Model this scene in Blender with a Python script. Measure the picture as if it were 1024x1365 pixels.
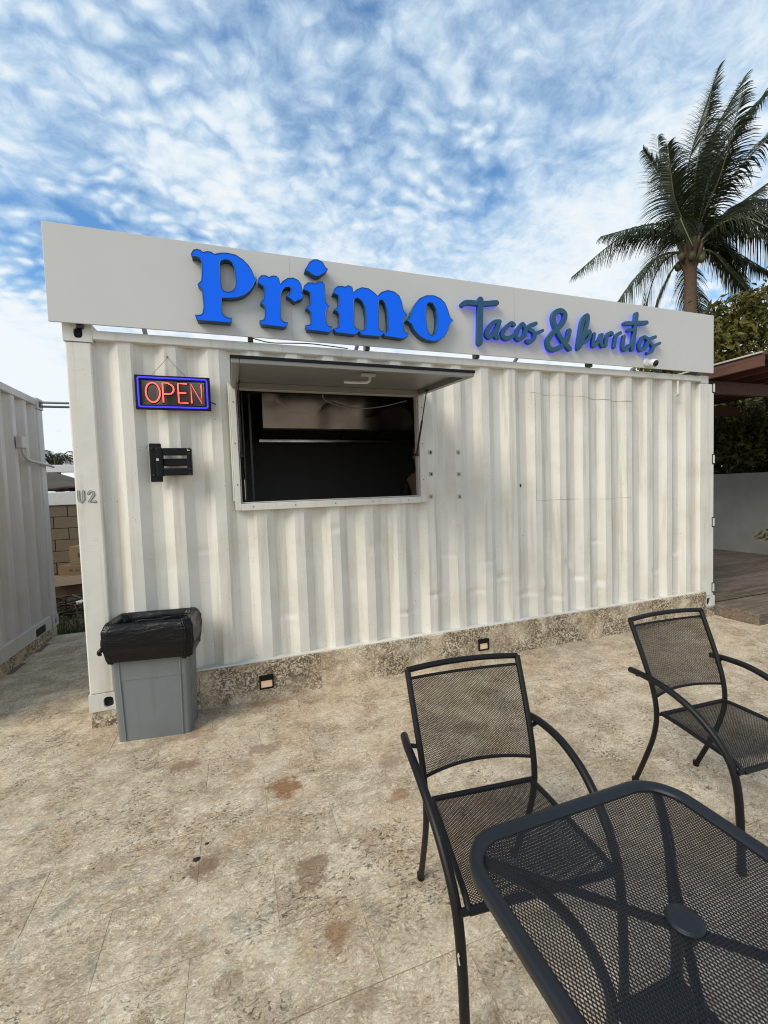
import bpy, bmesh, math, random
import numpy as np
from mathutils import Vector, Matrix, noise

R = math.radians
random.seed(7)
for o in list(bpy.data.objects):
    bpy.data.objects.remove(o)
scene = bpy.context.scene
COL = scene.collection

# ------------------------------------------------------------------ camera
cam_data = bpy.data.cameras.new('camera')
cam = bpy.data.objects.new('camera', cam_data)
COL.objects.link(cam)
CAM_LOC = Vector((0.9944, -3.3550, 1.5431))
cam.matrix_world = Matrix(((0.944411, 0.049664, -0.324993, CAM_LOC.x),
                           (-0.326886, 0.036291, -0.944367, CAM_LOC.y),
                           (-0.035107, 0.998106, 0.050508, CAM_LOC.z),
                           (0, 0, 0, 1)))
cam_data.sensor_fit = 'HORIZONTAL'
cam_data.sensor_width = 36.0
cam_data.lens = 575.254 / 1024.0 * 36.0
cam_data.clip_start = 0.02
cam_data.clip_end = 3000
scene.camera = cam

# ------------------------------------------------------------------ sky, sun, exposure
SUN_EL, SUN_AZ = 40.0, 246.0        # azimuth measured from +y clockwise (sun behind the viewer's left)
sun_dir = Vector((math.sin(R(SUN_AZ)) * math.cos(R(SUN_EL)), math.cos(R(SUN_AZ)) * math.cos(R(SUN_EL)), math.sin(R(SUN_EL))))
world = bpy.data.worlds.new('World')
scene.world = world
world.use_nodes = True
wn = world.node_tree
wn.nodes.clear()


class NT:
    """small wrapper to write node trees in few lines"""
    def __init__(self, tree):
        self.t = tree

    def n(self, typ, ins=None, **props):
        nd = self.t.nodes.new(typ)
        for k, v in props.items():
            setattr(nd, k, v)
        for k, v in (ins or {}).items():
            sock = nd.inputs[k]
            if isinstance(v, bpy.types.NodeSocket):
                self.t.links.new(v, sock)
            else:
                sock.default_value = v
        return nd

    def math(self, op, a, b=0.0, c=0.0, clamp=False):
        nd = self.n('ShaderNodeMath', {0: a, 1: b, 2: c}, operation=op)
        nd.use_clamp = clamp
        return nd.outputs[0]

    def vmath(self, op, a, b=(0, 0, 0)):
        nd = self.n('ShaderNodeVectorMath', {0: a, 1: b}, operation=op)
        return nd.outputs[0]

    def scale(self, v, s):
        nd = self.n('ShaderNodeVectorMath', {0: v}, operation='SCALE')
        if isinstance(s, bpy.types.NodeSocket):
            self.t.links.new(s, nd.inputs['Scale'])
        else:
            nd.inputs['Scale'].default_value = s
        return nd.outputs[0]

    def noise(self, vec, scale, detail=4.0, rough=0.55, dist=0.0, col=False):
        nd = self.n('ShaderNodeTexNoise', {'Vector': vec, 'Scale': scale, 'Detail': detail, 'Roughness': rough, 'Distortion': dist})
        return nd.outputs[1 if col else 0]

    def voro(self, vec, scale, feature='F1', out='Distance', rnd=1.0):
        nd = self.n('ShaderNodeTexVoronoi', {'Vector': vec, 'Scale': scale, 'Randomness': rnd}, feature=feature)
        return nd.outputs[out]

    def ramp(self, fac, lo, hi):
        nd = self.n('ShaderNodeMapRange', {'Value': fac, 'From Min': lo, 'From Max': hi})
        nd.interpolation_type = 'SMOOTHSTEP'
        return nd.outputs[0]

    def mix(self, fac, a, b, mode='MIX'):
        nd = self.n('ShaderNodeMix', data_type='RGBA', blend_type=mode)
        for s, v in ((nd.inputs[0], fac), (nd.inputs[6], a), (nd.inputs[7], b)):
            if isinstance(v, bpy.types.NodeSocket):
                self.t.links.new(v, s)
            else:
                s.default_value = v if not isinstance(v, tuple) or len(v) == 4 else (*v, 1.0)
        return nd.outputs[2]


w = NT(wn)
geo = w.n('ShaderNodeTexCoord').outputs['Generated']
sky = w.n('ShaderNodeTexSky', sky_type='NISHITA')
sky.sun_disc = False
sky.sun_elevation = R(SUN_EL)
sky.sun_rotation = R(SUN_AZ)
sky.altitude = 0.0
sky.air_density = 1.0
sky.dust_density = 0.6
sky.ozone_density = 2.0
sep = w.n('ShaderNodeSeparateXYZ', {0: geo})
zz = w.math('ADD', w.math('MAXIMUM', sep.outputs[2], 0.0), 0.26)
plane = w.n('ShaderNodeCombineXYZ', {0: w.math('DIVIDE', sep.outputs[0], zz), 1: w.math('DIVIDE', sep.outputs[1], zz), 2: 0.0}).outputs[0]
warp = w.scale(w.vmath('SUBTRACT', w.noise(plane, 7.0, 3.0, col=True), (0.5, 0.5, 0.5)), 0.105)
pl = w.vmath('ADD', plane, warp)
# veil of thin high cloud, fields of small puffs (altocumulus), heavier banks
SKY_SEED = (2.5, 12.1, 0)
bank = w.noise(w.vmath('ADD', plane, SKY_SEED), 1.25, 5.0, 0.55)
field = w.noise(w.vmath('ADD', plane, (0.4, 4.6, 0)), 1.3, 2.0, 0.5)
pm = w.n('ShaderNodeMapping', {'Vector': pl, 'Rotation': (0, 0, R(-40)), 'Scale': (1.0, 1.5, 1)}).outputs[0]
vor = w.n('ShaderNodeTexVoronoi', {'Vector': pm, 'Scale': 21.0, 'Smoothness': 0.7, 'Randomness': 1.0}, feature='SMOOTH_F1').outputs['Distance']
puff = w.math('SUBTRACT', 1.0, w.math('MULTIPLY', vor, 1.25))
soft = w.noise(w.vmath('ADD', pl, (7.3, 2.2, 0)), 6.0, 4.0, 0.55, 0.3)
fineC = w.noise(w.vmath('ADD', pl, (1.3, 9.2, 0)), 30.0, 6.0, 0.68)
amp = w.ramp(field, 0.36, 0.62)
v = w.math('MULTIPLY', bank, 1.20)
v = w.math('ADD', v, w.math('MULTIPLY', w.math('SUBTRACT', puff, 0.45), w.math('ADD', 0.03, w.math('MULTIPLY', amp, 0.34))))
v = w.math('ADD', v, w.math('MULTIPLY', soft, 0.34))
v = w.math('ADD', v, w.math('MULTIPLY', fineC, 0.30))
haze_low = w.ramp(sep.outputs[2], 0.55, 0.10)
v = w.math('ADD', v, w.math('MULTIPLY', haze_low, 0.30))
cloud = w.ramp(v, 0.63, 1.03)
thick = w.ramp(v, 0.82, 1.16)
ccol = w.mix(thick, (3.6, 4.7, 5.7), (5.7, 5.95, 6.05))
skyc = w.mix(1.0, sky.outputs[0], (0.74, 1.10, 1.28), 'MULTIPLY')
fin = w.mix(w.math('MULTIPLY', cloud, 0.94), skyc, ccol)
bg = w.n('ShaderNodeBackground', {'Color': fin, 'Strength': 0.15})
w.n('ShaderNodeOutputWorld', {'Surface': bg.outputs[0]})

sun_data = bpy.data.lights.new('sun', 'SUN')
sun_data.energy = 2.8
sun_data.angle = R(32)
sun_data.color = (1.0, 0.915, 0.785)
sun = bpy.data.objects.new('sun', sun_data)
COL.objects.link(sun)
sun.rotation_euler = sun_dir.to_track_quat('Z', 'Y').to_euler()

scene.view_settings.view_transform = 'Standard'
scene.view_settings.look = 'None'
scene.view_settings.exposure = 0.12
scene.view_settings.gamma = 1.0
scene.view_settings.use_curve_mapping = False
scene.cycles.max_bounces = 8
scene.cycles.use_denoising = True
scene.cycles.denoising_input_passes = 'RGB_ALBEDO_NORMAL'
scene.cycles.denoising_prefilter = 'ACCURATE'
scene.cycles.denoising_quality = 'HIGH'
scene.cycles.filter_width = 1.1
scene.cycles.sample_clamp_indirect = 4.0
scene.cycles.transparent_max_bounces = 16


# ------------------------------------------------------------------ helpers
class MB:
    """collects faces; build() links them as one mesh object"""
    def __init__(self):
        self.v, self.f, self.s = [], [], []

    def add(self, vs, fs, smooth=False):
        b = len(self.v)
        self.v += [tuple(p) for p in vs]
        self.f += [tuple(i + b for i in f) for f in fs]
        self.s += [smooth] * len(fs)
        return self

    def box(self, x0, x1, y0, y1, z0, z1):
        vs = [(x, y, z) for z in (z0, z1) for y in (y0, y1) for x in (x0, x1)]
        return self.add(vs, [(0, 2, 3, 1), (4, 5, 7, 6), (0, 1, 5, 4), (2, 6, 7, 3), (0, 4, 6, 2), (1, 3, 7, 5)])

    def obox(self, c, sx, sy, sz, m):
        """box of full size sx, sy, sz about c turned by matrix m"""
        vs = [Vector(c) + m @ Vector((x * sx / 2, y * sy / 2, z * sz / 2)) for z in (-1, 1) for y in (-1, 1) for x in (-1, 1)]
        return self.add(vs, [(0, 2, 3, 1), (4, 5, 7, 6), (0, 1, 5, 4), (2, 6, 7, 3), (0, 4, 6, 2), (1, 3, 7, 5)])

    def tube(self, pts, r, n=8, caps=True, flat=1.0, up=None):
        pts = [Vector(p) for p in pts]
        rr = r if isinstance(r, (list, tuple)) else [r] * len(pts)
        vs, fs = [], []
        t0 = (pts[1] - pts[0]).normalized()
        u = Vector(up) if up else (Vector((0, 0, 1)) if abs(t0.z) < 0.9 else Vector((1, 0, 0)))
        u = (u - t0 * u.dot(t0)).normalized()
        for i, p in enumerate(pts):
            t = (pts[min(i + 1, len(pts) - 1)] - pts[max(i - 1, 0)]).normalized()
            u = (u - t * u.dot(t)).normalized()
            b = t.cross(u)
            for k in range(n):
                a = 2 * math.pi * k / n
                vs.append(p + (u * math.cos(a) * flat + b * math.sin(a)) * rr[i])
        for i in range(len(pts) - 1):
            for k in range(n):
                k2 = (k + 1) % n
                fs.append((i * n + k, i * n + k2, (i + 1) * n + k2, (i + 1) * n + k))
        self.add(vs, fs, True)
        if caps:
            m = (len(pts) - 1) * n
            self.add(vs[:n], [tuple(range(n))[::-1]])
            self.add(vs[m:], [tuple(range(n))])
        return self

    def lathe(self, c, prof, n=20, axis='z'):
        """prof: (radius, height) along the axis from c"""
        vs, fs = [], []
        for r, h in prof:
            for k in range(n):
                a = 2 * math.pi * k / n
                q = (r * math.cos(a), r * math.sin(a), h)
                if axis == 'y':
                    q = (q[0], q[2], q[1])
                if axis == 'x':
                    q = (q[2], q[0], q[1])
                vs.append((c[0] + q[0], c[1] + q[1], c[2] + q[2]))
        for i in range(len(prof) - 1):
            for k in range(n):
                k2 = (k + 1) % n
                fs.append((i * n + k, i * n + k2, (i + 1) * n + k2, (i + 1) * n + k))
        self.add(vs, fs, True)
        self.add(vs[:n], [tuple(range(n))[::-1]])
        self.add(vs[-n:], [tuple(range(n))])
        return self

    def build(self, name, mat, parent=None, bevel=0.0, fix=True):
        me = bpy.data.meshes.new(name)
        me.from_pydata(self.v, [], self.f)
        me.polygons.foreach_set('use_smooth', self.s)
        if fix:
            bm = bmesh.new()
            bm.from_mesh(me)
            bmesh.ops.recalc_face_normals(bm, faces=bm.faces)
            bm.to_mesh(me)
            bm.free()
        me.materials.append(mat)
        o = bpy.data.objects.new(name, me)
        COL.objects.link(o)
        o.parent = parent
        if bevel:
            md = o.modifiers.new('bevel', 'BEVEL')
            md.width = bevel
            md.segments = 2
            md.limit_method = 'ANGLE'
            md.angle_limit = R(40)
        return o


def np_mesh(name, verts, quads, mat, parent=None, smooth=False):
    me = bpy.data.meshes.new(name)
    me.vertices.add(len(verts))
    me.vertices.foreach_set('co', np.asarray(verts, np.float32).ravel())
    k = quads.shape[1]
    me.loops.add(quads.size)
    me.loops.foreach_set('vertex_index', quads.astype(np.int32).ravel())
    me.polygons.add(len(quads))
    me.polygons.foreach_set('loop_start', np.arange(0, quads.size, k, dtype=np.int32))
    me.polygons.foreach_set('use_smooth', np.full(len(quads), smooth))
    me.update(calc_edges=True)
    me.validate()
    me.materials.append(mat)
    o = bpy.data.objects.new(name, me)
    COL.objects.link(o)
    o.parent = parent
    return o


def tag(o, label, cat=None, group=None, kind=None):
    if label:
        o['label'] = label
    if cat:
        o['category'] = cat
    if group:
        o['group'] = group
    if kind:
        o['kind'] = kind
    return o


def thing(name, label, cat, loc=(0, 0, 0), rotz=0.0, group=None):
    o = bpy.data.objects.new(name, None)
    COL.objects.link(o)
    o.location = loc
    o.rotation_euler = (0, 0, rotz)
    o.empty_display_size = 0.1
    return tag(o, label, cat, group)


def place(o, loc, rot=(0, 0, 0)):
    o.location = loc
    o.rotation_euler = rot
    return o


def dup(o, parent=None):
    c = o.copy()
    COL.objects.link(c)
    c.parent = parent
    for ch in list(o.children):
        dup(ch, c)
    return c


def smooth_path(pts, n=6):
    """Catmull-Rom through the points"""
    P = [Vector(p) for p in pts]
    out = []
    for i in range(len(P) - 1):
        p0, p1, p2, p3 = P[max(i - 1, 0)], P[i], P[i + 1], P[min(i + 2, len(P) - 1)]
        for k in range(n):
            t = k / n
            out.append(0.5 * ((2 * p1) + (p2 - p0) * t + (2 * p0 - 5 * p1 + 4 * p2 - p3) * t * t + (3 * p1 - p0 - 3 * p2 + p3) * t ** 3))
    out.append(P[-1])
    return out


# ------------------------------------------------------------------ materials
def new_mat(name):
    m = bpy.data.materials.new(name)
    m.use_nodes = True
    m.node_tree.nodes.clear()
    t = NT(m.node_tree)
    b = t.n('ShaderNodeBsdfPrincipled')
    t.n('ShaderNodeOutputMaterial', {'Surface': b.outputs[0]})
    return m, t, b


def setb(t, b, **kw):
    names = {'color': 'Base Color', 'rough': 'Roughness', 'metal': 'Metallic', 'normal': 'Normal', 'ecol': 'Emission Color',
             'estr': 'Emission Strength', 'spec': 'Specular IOR Level', 'alpha': 'Alpha', 'trans': 'Transmission Weight', 'coat': 'Coat Weight',
             'sss': 'Subsurface Weight'}
    for k, v in kw.items():
        s = b.inputs[names[k]]
        if isinstance(v, bpy.types.NodeSocket):
            t.t.links.new(v, s)
        else:
            s.default_value = (*v, 1.0) if isinstance(v, tuple) and len(v) == 3 else v


def bump(t, h, strength=0.3, dist=0.01):
    return t.n('ShaderNodeBump', {'Height': h, 'Strength': strength, 'Distance': dist}).outputs[0]


def simple(name, color, rough=0.5, metal=0.0, var=0.12, scale=18.0, bstr=0.08, bscale=150.0, coat=0.0, spec=0.5):
    """plain surface with a little uneven tone, gloss and relief"""
    m, t, b = new_mat(name)
    pos = t.n('ShaderNodeTexCoord').outputs['Object']
    n1 = t.noise(pos, scale, 5.0, 0.6)
    k = t.math('ADD', t.math('MULTIPLY', t.math('SUBTRACT', n1, 0.5), 2 * var), 1.0)
    col = t.mix(1.0, color, t.n('ShaderNodeCombineXYZ', {0: k, 1: k, 2: k}).outputs[0], 'MULTIPLY')
    rg = t.math('ADD', t.math('MULTIPLY', t.math('SUBTRACT', t.noise(pos, scale * 2.3, 4.0), 0.5), 0.25), rough, clamp=True)
    setb(t, b, color=col, rough=rg, metal=metal, coat=coat, spec=spec)
    if bstr:
        setb(t, b, normal=bump(t, t.noise(pos, bscale, 3.0), bstr, 0.004))
    return m


def glow(name, color, strength, base=(0.02, 0.02, 0.02)):
    m, t, b = new_mat(name)
    setb(t, b, color=base, ecol=color, estr=strength, rough=0.4)
    return m


def coral_stone(name, tint=1.0, pits=1.0, stains_and_glow=(), verm=0.0):
    """shelly fossil limestone: cream ground, pale worm-like traces, dark pits, grey and brown patches"""
    m, t, b = new_mat(name)
    pos = t.n('ShaderNodeNewGeometry').outputs['Position']
    rnd = t.n('ShaderNodeObjectInfo').outputs['Random']
    off = t.n('ShaderNodeCombineXYZ', {0: t.math('MULTIPLY', rnd, 37.0), 1: t.math('MULTIPLY', rnd, 91.0), 2: t.math('MULTIPLY', rnd, 13.0)}).outputs[0]
    own = t.vmath('ADD', pos, off)
    wv = t.scale(t.vmath('SUBTRACT', t.noise(pos, 14.0, 3.0, col=True), (0.5, 0.5, 0.5)), 0.08)
    wp = t.vmath('ADD', own, wv)
    st = t.n('ShaderNodeMapping', {'Vector': wp, 'Rotation': (0, 0, -0.55), 'Scale': (0.6, 1.25, 1.0)}).outputs[0]
    big = t.noise(pos, 2.0, 5.0, 0.6)
    mid = t.noise(own, 8.0, 6.0, 0.65, 0.6)
    fine = t.noise(st, 75.0, 5.0, 0.70, 0.6)
    grain = t.noise(own, 190.0, 3.0, 0.7)
    worm = t.ramp(t.math('ABSOLUTE', t.math('SUBTRACT', t.noise(st, 42.0, 4.0, 0.6, 1.2), 0.5)), 0.050, 0.0)
    worm2 = t.ramp(t.math('ABSOLUTE', t.math('SUBTRACT', t.noise(t.vmath('ADD', st, (5, 3, 1)), 55.0, 3.0, 0.6, 1.4), 0.5)), 0.050, 0.0)
    where = t.ramp(t.noise(t.vmath('ADD', pos, (2, 7, 1)), 4.0, 4.0), 0.42, 0.60)
    pit = t.math('MULTIPLY', t.ramp(t.noise(st, 78.0, 3.0, 0.55, 0.3), 0.585, 0.635), t.ramp(t.noise(t.vmath('ADD', pos, (3, 8, 2)), 3.6, 4.0, 0.6), 0.47, 0.60))
    pit = t.math('MULTIPLY', pit, pits, clamp=True)
    c = t.mix(t.ramp(mid, 0.34, 0.66), (0.375 * tint, 0.285 * tint, 0.185 * tint), (0.55 * tint, 0.455 * tint, 0.33 * tint))
    c = t.mix(t.math('MULTIPLY', t.ramp(big, 0.45, 0.68), 0.55), c, (0.43 * tint, 0.31 * tint, 0.18 * tint))
    grey = t.ramp(t.noise(t.vmath('ADD', own, (1, 5, 9)), 5.0, 5.0, 0.65, 1.0), 0.55, 0.70)
    c = t.mix(t.math('MULTIPLY', grey, 0.60), c, (0.21 * tint, 0.20 * tint, 0.175 * tint))
    c = t.mix(t.math('MULTIPLY', t.ramp(fine, 0.50, 0.68), 0.74), c, (0.165 * tint, 0.13 * tint, 0.09 * tint))
    c = t.mix(t.math('MULTIPLY', t.ramp(fine, 0.47, 0.34), 0.60), c, (0.70 * tint, 0.63 * tint, 0.50 * tint))
    c = t.mix(t.math('MULTIPLY', t.math('MULTIPLY', worm, where), 0.85), c, (0.72 * tint, 0.65 * tint, 0.52 * tint))
    c = t.mix(t.math('MULTIPLY', t.math('MULTIPLY', worm2, t.math('SUBTRACT', 1.0, where)), 0.50), c, (0.12 * tint, 0.10 * tint, 0.075 * tint))
    gk = t.math('ADD', 0.70, t.math('MULTIPLY', grain, 0.60))
    c = t.mix(1.0, c, t.n('ShaderNodeCombineXYZ', {0: gk, 1: gk, 2: gk}).outputs[0], 'MULTIPLY')
    h = t.math('ADD', t.math('MULTIPLY', fine, -0.8), t.math('MULTIPLY', worm, 0.35))
    if verm:
        vm = t.noise(wp, 62.0, 2.0, 0.5, 0.7)
        area = t.ramp(t.noise(t.vmath('ADD', own, (4, 4, 4)), 2.6, 4.0, 0.6), 0.34, 0.56)
        vmask = t.math('MULTIPLY', t.ramp(vm, 0.485, 0.525), t.math('MULTIPLY', area, verm))
        c = t.mix(vmask, c, (0.070, 0.051, 0.034))
        h = t.math('ADD', h, t.math('MULTIPLY', vmask, -2.0))
    c = t.mix(t.math('MULTIPLY', pit, 0.70), c, (0.05, 0.04, 0.032))
    for (sx, sy, rad, ex, colr, amt) in stains_and_glow:      # rust and leaf stains on the slabs, plus a plinth light's glow painted in
        d = t.vmath('SUBTRACT', pos, (sx, sy, 0))
        d = t.n('ShaderNodeMapping', {'Vector': d, 'Rotation': (0, 0, 0.25), 'Scale': (1.0 / rad, 1.0 / (rad * ex), 0.0)}).outputs[0]
        dl = t.n('ShaderNodeVectorMath', {0: d}, operation='LENGTH').outputs['Value']
        dl = t.math('ADD', dl, t.math('MULTIPLY', t.math('SUBTRACT', t.noise(t.vmath('ADD', pos, (sx * 7, sy * 5, 0)), 13.0, 7.0, 0.78), 0.5), 3.4))
        c = t.mix(t.math('MULTIPLY', t.ramp(dl, 1.0, 0.5), amt), c, colr)
    h = t.math('ADD', h, t.math('MULTIPLY', pit, -1.4))
    h = t.math('ADD', h, t.math('MULTIPLY', mid, 0.6))
    setb(t, b, color=c, rough=t.math('ADD', t.math('MULTIPLY', fine, 0.25), 0.62), normal=bump(t, h, 0.7, 0.008), spec=0.25)
    return m


def painted_steel(name, color, dirt=0.25, chips=1.0):
    m, t, b = new_mat(name)
    pos = t.n('ShaderNodeTexCoord').outputs['Object']
    cloudy = t.noise(pos, 2.3, 5.0, 0.6)
    streak = t.noise(t.n('ShaderNodeMapping', {'Vector': pos, 'Scale': (14, 14, 0.8)}).outputs[0], 1.0, 5.0, 0.6)
    spk = t.ramp(t.noise(pos, 80.0, 2.0, 0.5), 0.705, 0.735)
    patch = t.ramp(t.noise(t.vmath('ADD', pos, (4, 1, 7)), 3.1, 3.0), 0.46, 0.62)
    c = t.mix(t.math('MULTIPLY', t.ramp(cloudy, 0.4, 0.75), dirt), color, (color[0] * 0.80, color[1] * 0.78, color[2] * 0.72))
    c = t.mix(t.math('MULTIPLY', t.ramp(streak, 0.50, 0.68), dirt * 0.75), c, (color[0] * 0.66, color[1] * 0.61, color[2] * 0.52))
    c = t.mix(t.math('MULTIPLY', t.math('MULTIPLY', spk, patch), 0.75 * chips), c, (0.17, 0.12, 0.08))
    sc = t.math('ABSOLUTE', t.math('SUBTRACT', t.noise(t.n('ShaderNodeMapping', {'Vector': pos, 'Scale': (3, 3, 11), 'Rotation': (0.2, 0.3, 0)}).outputs[0], 2.2, 3.0, 0.5, 0.6), 0.5))
    scr = t.math('MULTIPLY', t.ramp(sc, 0.006, 0.0), t.ramp(t.noise(t.vmath('ADD', pos, (9, 1, 2)), 2.6, 2.0), 0.58, 0.68))
    c = t.mix(t.math('MULTIPLY', scr, 0.45 * chips), c, (0.30, 0.25, 0.19))
    h = t.math('ADD', t.math('MULTIPLY', t.noise(pos, 5.0, 3.0), 0.9), t.math('MULTIPLY', t.noise(pos, 60.0, 4.0), 0.10))
    setb(t, b, color=c, rough=t.math('ADD', t.math('MULTIPLY', cloudy, 0.25), 0.33), normal=bump(t, h, 0.14, 0.02), spec=0.4)
    return m


def wood(name, c0, c1, axis=0, rough=0.7, scale=1.0):
    m, t, b = new_mat(name)
    pos = t.n('ShaderNodeNewGeometry').outputs['Position']
    rnd = t.n('ShaderNodeObjectInfo').outputs['Random']
    off = t.n('ShaderNodeCombineXYZ', {0: t.math('MULTIPLY', rnd, 40.0), 1: t.math('MULTIPLY', rnd, 77.0), 2: 0.0}).outputs[0]
    sc = [22.0 * scale, 22.0 * scale, 22.0 * scale]
    sc[axis] = 1.3 * scale
    g = t.noise(t.n('ShaderNodeMapping', {'Vector': t.vmath('ADD', pos, off), 'Scale': tuple(sc)}).outputs[0], 2.0, 6.0, 0.65, 0.5)
    c = t.mix(t.ramp(g, 0.3, 0.7), c0, c1)
    k = t.math('ADD', t.math('MULTIPLY', t.math('SUBTRACT', rnd, 0.5), 0.45), 1.0)
    c = t.mix(1.0, c, t.n('ShaderNodeCombineXYZ', {0: k, 1: k, 2: k}).outputs[0], 'MULTIPLY')
    setb(t, b, color=c, rough=rough, normal=bump(t, g, 0.35, 0.004))
    return m


def leafy(name, c0, c1, rough=0.5, trans=0.25):
    m, t, b = new_mat(name)
    rnd = t.n('ShaderNodeNewGeometry').outputs['Random Per Island']
    pos = t.n('ShaderNodeNewGeometry').outputs['Position']
    c = t.mix(t.math('MULTIPLY', t.math('ADD', rnd, t.noise(pos, 1.5, 3.0)), 0.5), c0, c1)
    setb(t, b, color=c, rough=rough, spec=0.22)
    tr = t.n('ShaderNodeBsdfTranslucent', {'Color': c})
    mx = t.n('ShaderNodeMixShader', {0: trans, 1: b.outputs[0], 2: tr.outputs[0]})
    out = [n for n in m.node_tree.nodes if n.type == 'OUTPUT_MATERIAL'][0]
    m.node_tree.links.new(mx.outputs[0], out.inputs[0])
    return m


RUST = (0.27, 0.135, 0.06)
BRN = (0.25, 0.165, 0.105)
STAINS_AND_GLOW = [(1.17, -1.09, 0.10, 1.1, RUST, 0.9), (0.80, -1.47, 0.07, 0.9, BRN, 0.85), (1.22, -1.645, 0.09, 1.1, BRN, 0.8), (0.64, -0.69, 0.11, 0.5, BRN, 0.7),
          (1.08, -0.69, 0.14, 0.5, BRN, 0.7), (1.76, -1.10, 0.10, 0.9, BRN, 0.6), (1.70, -1.37, 0.08, 0.8, RUST, 0.6), (1.16, -0.10, 0.20, 0.4, (0.33, 0.17, 0.07), 0.6),  # last entry: warm glow below the left plinth light, painted into the slab colour
          (0.90, -1.95, 0.06, 0.8, BRN, 0.5), (0.40, -1.30, 0.12, 0.7, BRN, 0.45), (2.35, -0.95, 0.14, 0.6, BRN, 0.5), (0.56, -0.34, 0.26, 0.4, BRN, 0.5),
          (1.26, -1.93, 0.05, 1.4, RUST, 0.6), (1.30, -2.15, 0.06, 0.8, BRN, 0.5), (2.75, -0.60, 0.12, 0.5, BRN, 0.45)]
M = {}
M['stone'] = coral_stone('fossil_limestone', 1.22, 1.0, STAINS_AND_GLOW)
M['skirt'] = coral_stone('pitted_limestone', 1.40, 0.6, (), 0.80)
M['white'] = painted_steel('white_container_paint', (0.72, 0.695, 0.625), 0.70, 1.0)
M['frame'] = painted_steel('white_trim_paint', (0.66, 0.645, 0.59), 0.45, 1.2)
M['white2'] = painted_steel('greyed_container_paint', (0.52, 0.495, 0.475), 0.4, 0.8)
M['flap'] = simple('grey_aluminium', (0.26, 0.255, 0.24), 0.42, 0.25, 0.06, 3.0, 0.02)
M['panel'] = simple('sign_panel_white', (0.575, 0.565, 0.535), 0.45, 0, 0.05, 2.0, 0.02)
M['seam'] = simple('sealant_grey', (0.32, 0.31, 0.28), 0.7)
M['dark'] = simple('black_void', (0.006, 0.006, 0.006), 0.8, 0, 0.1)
M['inside'] = simple('dark_grey_lining', (0.115, 0.110, 0.106), 0.55, 0, 0.2, 6.0)
M['steel'] = simple('brushed_stainless', (0.52, 0.49, 0.45), 0.20, 1.0, 0.06, 3.0, 0.0)
_b = [n for n in M['steel'].node_tree.nodes if n.type == 'BSDF_PRINCIPLED'][0]
_b.inputs['Anisotropic'].default_value = 0.85
M['black'] = simple('black_plastic', (0.006, 0.006, 0.0065), 0.42, 0, 0.15, spec=0.22)
M['rod'] = simple('black_rod', (0.015, 0.015, 0.016), 0.3, 0.3)
M['wire'] = simple('grey_wire', (0.25, 0.25, 0.25), 0.4, 0.6)
M['chair'] = simple('charcoal_powder_coat', (0.0065, 0.0065, 0.0072), 0.44, 0, 0.2, 30.0, 0.10, 900.0, spec=0.28)
M['table'] = simple('slate_powder_coat', (0.0125, 0.0145, 0.0185), 0.42, 0, 0.15, 25.0, 0.10, 900.0, spec=0.32)
M['bin'] = painted_steel('grey_bin_plastic', (0.165, 0.178, 0.182), 0.45, 0.5)
M['chip'] = simple('bare_metal_chip', (0.55, 0.56, 0.55), 0.4, 0.3)
M['rivet'] = simple('rusty_rivet', (0.19, 0.14, 0.10), 0.7, 0.2)
M['stencil'] = simple('grey_stencil_paint', (0.17, 0.165, 0.155), 0.7)
M['patch'] = simple('grey_putty', (0.40, 0.39, 0.35), 0.7)
M['white_plastic'] = simple('white_plastic', (0.62, 0.62, 0.60), 0.35, 0, 0.04)
M['blueside'] = simple('dark_blue_return', (0.008, 0.075, 0.165), 0.4, 0, 0.1)
M['teal'] = simple('teal_blue_letter', (0.008, 0.075, 0.145), 0.4, 0, 0.08)
mb, tb, bb = new_mat('bright_blue_acrylic')
setb(tb, bb, color=(0.001, 0.085, 0.55), rough=0.5, spec=0.2, ecol=(0.0, 0.115, 0.85), estr=0.38)
M['blue'] = mb
M['halo'] = glow('blue_halo_led', (0.03, 0.04, 1.0), 2.6)
M['halo_soft'] = glow('pale_halo_led', (0.12, 0.18, 1.0), 0.5)
M['neon_red'] = glow('red_neon', (1.0, 0.13, 0.10), 1.25, (0.6, 0.08, 0.06))
M['neon_blue'] = glow('blue_neon', (0.045, 0.035, 0.95), 1.1, (0.03, 0.03, 0.5))
M['lamp'] = glow('warm_lamp_lens', (1.0, 0.58, 0.30), 0.26, (0.5, 0.4, 0.3))
M['deck'] = wood('weathered_deck', (0.075, 0.055, 0.040), (0.185, 0.145, 0.108), 0, 0.75)
M['redwood'] = wood('red_brown_timber', (0.055, 0.018, 0.009), (0.12, 0.042, 0.02), 1, 0.6)
M['concrete'] = simple('grey_rendered_wall', (0.235, 0.23, 0.205), 0.85, 0, 0.22, 4.0, 0.3, 60.0)
M['block'] = simple('tan_block', (0.165, 0.125, 0.08), 0.9, 0, 0.25, 12.0, 0.4, 70.0)
M['mortar'] = simple('mortar', (0.15, 0.12, 0.085), 0.95, 0, 0.2, 20.0, 0.3, 70.0)
M['joint'] = simple('pale_mortar', (0.25, 0.20, 0.135), 0.95, 0, 0.2, 20.0, 0.3, 70.0)
M['whitewash'] = simple('whitewash', (0.66, 0.66, 0.63), 0.8, 0, 0.1)
M['card'] = simple('cardboard', (0.16, 0.10, 0.055), 0.85, 0, 0.15, 10.0)
M['card2'] = simple('pale_cardboard', (0.21, 0.15, 0.09), 0.85, 0, 0.15, 10.0)
M['dirt'] = simple('bare_soil', (0.145, 0.10, 0.062), 0.95, 0, 0.4, 5.0, 0.6, 40.0)
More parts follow.
